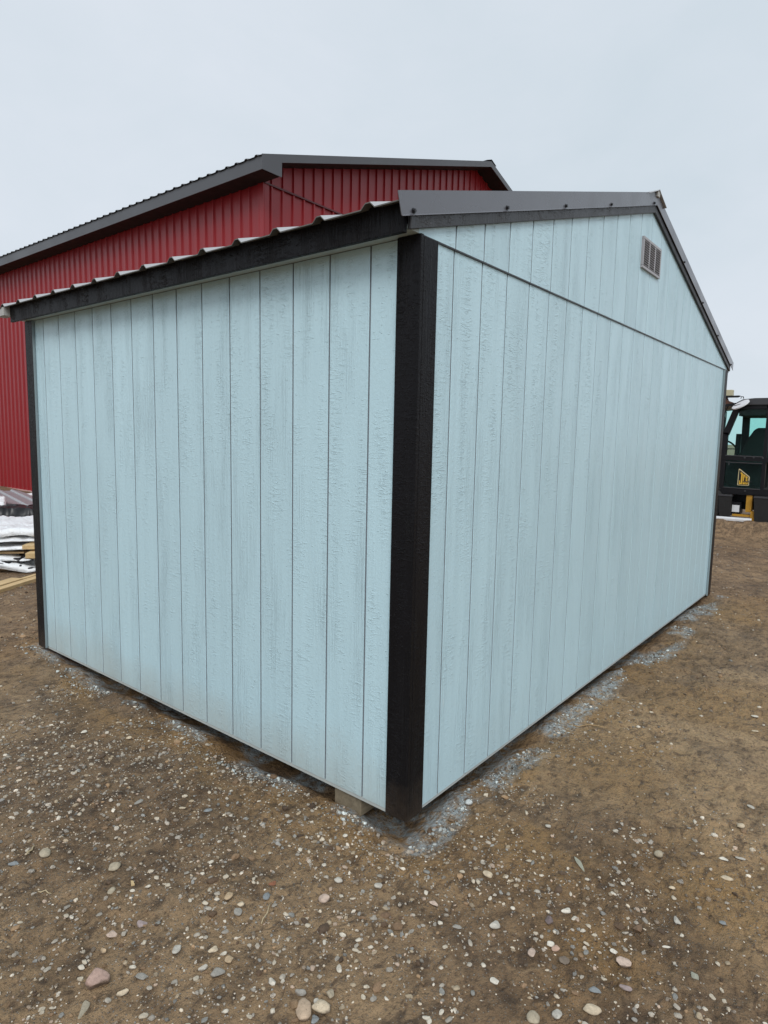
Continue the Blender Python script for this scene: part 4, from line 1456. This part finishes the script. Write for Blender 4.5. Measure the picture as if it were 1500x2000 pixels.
# panes
pane = MB().prism([(0.945, 2.045), (0.53, 2.045), (0.53, 1.225), (1.10, 1.225), (1.095, 1.60)], 0, XF + 0.030, XF + 0.036)
part(pane, 'door_window', 'glass')
part(MB().prism([(1.10, 1.145), (0.525, 1.135), (0.525, 0.655), (1.10, 0.66)], 0, XF + 0.030, XF + 0.036), 'lower_door_glass', 'glass')
part(MB().prism([(1.40, 1.96), (1.04, 2.07), (1.19, 1.60), (1.19, 1.2), (1.45, 1.2)], 0, XF + 0.080, XF + 0.086), 'quarter_window', 'glass')
part(MB().prism([(0.46, 2.045), (-0.05, 2.045), (-0.05, 1.21), (0.46, 1.21)], 0, XF + 0.030, XF + 0.036), 'rear_side_window', 'glass')
part(MB().prism([(0.945, 2.045), (-0.05, 2.045), (-0.05, 1.225), (1.10, 1.225), (1.095, 1.60)], 0, XF + CD - 0.04, XF + CD - 0.034), 'far_window', 'glass')
# seat and wheel
seat = MB()
seat.prism([(1.02, 1.08), (1.02, 1.20), (0.94, 1.30), (0.845, 1.55), (0.76, 1.70), (0.70, 1.73), (0.40, 1.73), (0.34, 1.20), (0.34, 1.08)], 0, XF + 0.45, XF + 0.95)
st = part(seat, 'seat', 'inside', bevel=0.03)
ang = [2 * math.pi * k / 24 for k in range(25)]
tilt = R(55)
wc = Vector((XF + 0.52, 1.20, 1.34))
wn = Vector((-0.6, -0.55, 0.58)).normalized()
wu = wn.cross(Vector((0, 0, 1))).normalized()
wv = wn.cross(wu)
ring = [wc + wu * math.cos(a) * 0.19 + wv * math.sin(a) * 0.19 for a in ang]
sw_ = MB().tube(ring, 0.016, 8, False)
sw_.tube([wc, wc + Vector((0, 0.10, -0.22))], 0.025, 8)
sw_.tube([ring[0], ring[12]], 0.010, 6)
part(sw_, 'steering_wheel', 'inside', smooth=True)
# badge on the lower door glass
bd = MB().prism([(0.882, 0.985), (0.876, 0.997), (0.862, 0.993), (0.708, 0.868), (0.699, 0.850), (0.703, 0.712), (0.714, 0.702), (0.876, 0.702), (0.887, 0.712)], 0, XF + 0.022, XF + 0.0295)
bo = part(bd, 'door_badge', 'decal_edge')
part(MB().prism([(0.872, 0.975), (0.866, 0.978), (0.716, 0.856), (0.713, 0.720), (0.720, 0.714), (0.872, 0.714)], 0, XF + 0.019, XF + 0.0219), 'badge_field', 'decal_black', bo)
lt = MB()
def ly(u): return 0.868 - u
def top(u): return 0.958 - 0.74 * u
def stroke(u0, u1, zb, zt0, zt1):
    lt.prism([(ly(u0), zb), (ly(u1), zb), (ly(u1), zt1), (ly(u0), zt0)], 0, XF + 0.016, XF + 0.0189)
# J
stroke(0.034, 0.058, 0.750, top(0.034), top(0.058))
stroke(0.022, 0.034, top(0.022) - 0.035, top(0.022), top(0.034))
stroke(0.006, 0.058, 0.724, 0.749, 0.749)
stroke(0.006, 0.020, 0.750, 0.790, 0.790)
# C
stroke(0.066, 0.082, 0.724, top(0.066), top(0.082))
stroke(0.083, 0.102, top(0.09) - 0.030, top(0.083), top(0.102))
stroke(0.083, 0.102, 0.724, 0.748, 0.748)
stroke(0.092, 0.102, 0.749, 0.772, 0.772)
stroke(0.092, 0.102, top(0.09) - 0.052, top(0.09) - 0.031, top(0.102) - 0.026)
# B
stroke(0.110, 0.124, 0.724, top(0.110), top(0.124))
stroke(0.125, 0.140, top(0.13) - 0.022, top(0.125), top(0.140))
stroke(0.125, 0.140, 0.724, 0.744, 0.744)
stroke(0.125, 0.138, 0.777, 0.797, 0.797)
stroke(0.139, 0.148, 0.732, 0.776, 0.776)
stroke(0.139, 0.148, 0.798, top(0.148) - 0.016, top(0.148) - 0.018)
part(lt, 'badge_lettering', 'decal_yellow', bo)
part(MB().box(XF + 0.010, XF + 0.018, 0.665, 0.80, 0.772, 0.782), 'door_handle', 'cabgrey')
# beacon, lamp and mirror at the front roof corner
part(MB().box(XF + 0.05, XF + 0.17, 1.085, 1.24, 2.285, 2.392), 'work_lamp', 'cream', bevel=0.008)
part(MB().prism([(1.30, 2.262), (1.02, 2.262), (0.97, 2.285), (1.02, 2.284), (1.30, 2.284)], 0, XF + 0.0, XF + 0.22), 'lamp_plate', 'cab')
lp = MB()
bar(lp, (1.20, 2.25), (1.14, 2.10), 0.05, (XF + 0.04, XF + 0.16))
bar(lp, (1.17, 2.17), (1.00, 2.10), 0.07, (XF + 0.05, XF + 0.12))
part(lp, 'lamp_bracket', 'rust')
mir = MB()
mcn = Vector((XF - 0.16, 0.905, 2.115))
nrm = Vector((-0.40, 0.416, 0.817)).normalized()
mir.disc(mcn, nrm, 0.145, 0.02, 28)
mo = part(mir, 'mirror', 'white')
part(MB().tube([mcn, mcn + Vector((0.05, 0.10, -0.02)), (XF + 0.02, 1.03, 2.10)], 0.014, 8), 'mirror_arm', 'cab', mo)
part(MB().tube([(XF + 0.03, 0.945, 2.23), (XF + 0.03, 0.935, 2.265), (XF + 0.03, 0.91, 2.265), (XF + 0.03, 0.90, 2.23)], 0.008, 6), 'grab_loop', 'cab')
part(MB().tube([(XF + 0.03, 1.125, 2.14), (XF + 0.03, 1.19, 1.94), (XF + 0.04, 1.20, 1.90)], 0.007, 6).box(XF + 0.02, XF + 0.05, 1.17, 1.20, 1.86, 1.91), 'wiper', 'cab')
for yy, zz in ((1.04, 1.075), (0.80, 1.195), (0.66, 1.20), (0.52, 1.20), (0.75, 0.61)):
    part(MB().disc((XF - 0.012, yy, zz), (1, 0, 0), 0.014, 0.014, 10), 'bolt', 'cabgrey')
# chassis, mudguards, wheels
part(MB().box(XF + 0.25, XF + 1.05, -1.9, 1.9, 0.26, 0.54), 'chassis', 'cab')
y1 = MB()
y1.box(XF + 0.02, XF + 0.16, 0.632, 0.724, 0.235, 0.545)
y1.box(XF + 0.0, XF + 0.14, 0.60, 0.925, 0.150, 0.185)
y1.prism([(0.635, 0.15), (0.635, 0.255), (0.545, 0.255), (0.555, 0.09), (0.62, 0.07)], 0, XF - 0.02, XF + 0.08)
part(y1, 'step_bracket', 'yellow')
part(MB().box(XF + 0.03, XF + 0.22, 0.80, 0.95, 0.19, 0.40), 'battery_box', 'cab')
part(MB().box(XF + 0.018, XF + 0.028, 0.822, 0.938, 0.222, 0.345), 'data_plate', 'white')
for (ya, yb, yc_, yd) in ((0.940, 1.16, 1.115, 0.945), (0.20, 0.595, 0.56, 0.20)):
    part(MB().prism([(yb, 0.50), (ya, 0.50), (yd, 0.06), (yc_, 0.06)], 0, XF - 0.06, XF - 0.02), 'mudflap', 'rubber')
    part(MB().prism([(yb + 0.01, 0.50), (ya, 0.50), (ya, 0.532), (yb, 0.532)], 0, XF - 0.07, XF + 0.35), 'mudguard', 'cabgrey')


def wheel(y, x, r=0.40, w=0.32):
    tyre = MB()
    pr = [(0.50, -0.5), (0.86, -0.5), (0.97, -0.38), (1.0, -0.2), (1.0, 0.2), (0.97, 0.38), (0.86, 0.5), (0.50, 0.5)]
    n = 28
    V = [(x + q * w, y + math.cos(2 * math.pi * k / n) * r * p, -0.06 + r + math.sin(2 * math.pi * k / n) * r * p) for k in range(n) for (p, q) in pr]
    F = []
    m = len(pr)
    for k in range(n):
        for j in range(m):
            F.append((k * m + j, k * m + (j + 1) % m, ((k + 1) % n) * m + (j + 1) % m, ((k + 1) % n) * m + j))
    tyre.add(V, F)
    for k in range(n):
        a = 2 * math.pi * (k + 0.5) / n
        Mx = Matrix.Translation((x, y, -0.06 + r)) @ Matrix.Rotation(a, 4, 'X')
        sg = 1 if k % 2 else -1
        tyre.box(-0.02 if sg > 0 else -w * 0.48, w * 0.48 if sg > 0 else 0.02, r * 0.985, r * 1.04, -0.018, 0.018, Mx)
    wo_ = part(tyre, 'wheel', 'rubber')
    part(MB().disc((x, y, -0.06 + r), (1, 0, 0), r * 0.52, w * 0.7, 20).disc((x, y, -0.06 + r), (1, 0, 0), 0.09, w * 0.9, 12), 'rim', 'yellow', wo_)


for wy in (1.45, -1.15):
    for wx in (XF + 0.12, XF + CD - 0.12):
        wheel(wy, wx)
hood = MB().prism([(-0.16, 0.56), (-0.16, 1.25), (-1.5, 1.12), (-1.78, 0.95), (-1.85, 0.56)], 0, XF + 0.12, XF + CD - 0.12)
part(hood, 'engine_hood', 'yellow', bevel=0.04)
part(MB().box(XF + 0.10, XF + CD - 0.10, -1.98, -1.80, 0.25, 0.70), 'counterweight', 'cab', bevel=0.03)
arm = MB()
bar(arm, (1.30, 0.62), (2.15, 0.30), 0.16, (XF + 0.30, XF + 0.42))
bar(arm, (1.30, 0.62), (2.15, 0.30), 0.16, (XF + CD - 0.42, XF + CD - 0.30))
part(arm, 'lift_arm', 'yellow')
part(MB().prism([(2.05, 0.55), (2.15, 0.0), (2.75, -0.03), (2.75, 0.0), (2.25, 0.06), (2.12, 0.56)], 0, XF - 0.15, XF + CD + 0.15), 'bucket', 'cab')

wbz = GZ(10.1, 0.75)
o = MB().box(-0.02, 0.02, -0.30, 0.30, 0, 0.10).build('white_board', M['white'], bevel=0.003)
o.location = (10.2, 0.80, GZ(10.2, 0.80) + 0.012)
o.rotation_euler = (0, R(80), R(4))
tag(o, 'strip of white board lying on the mud ridge before the loader', 'board')
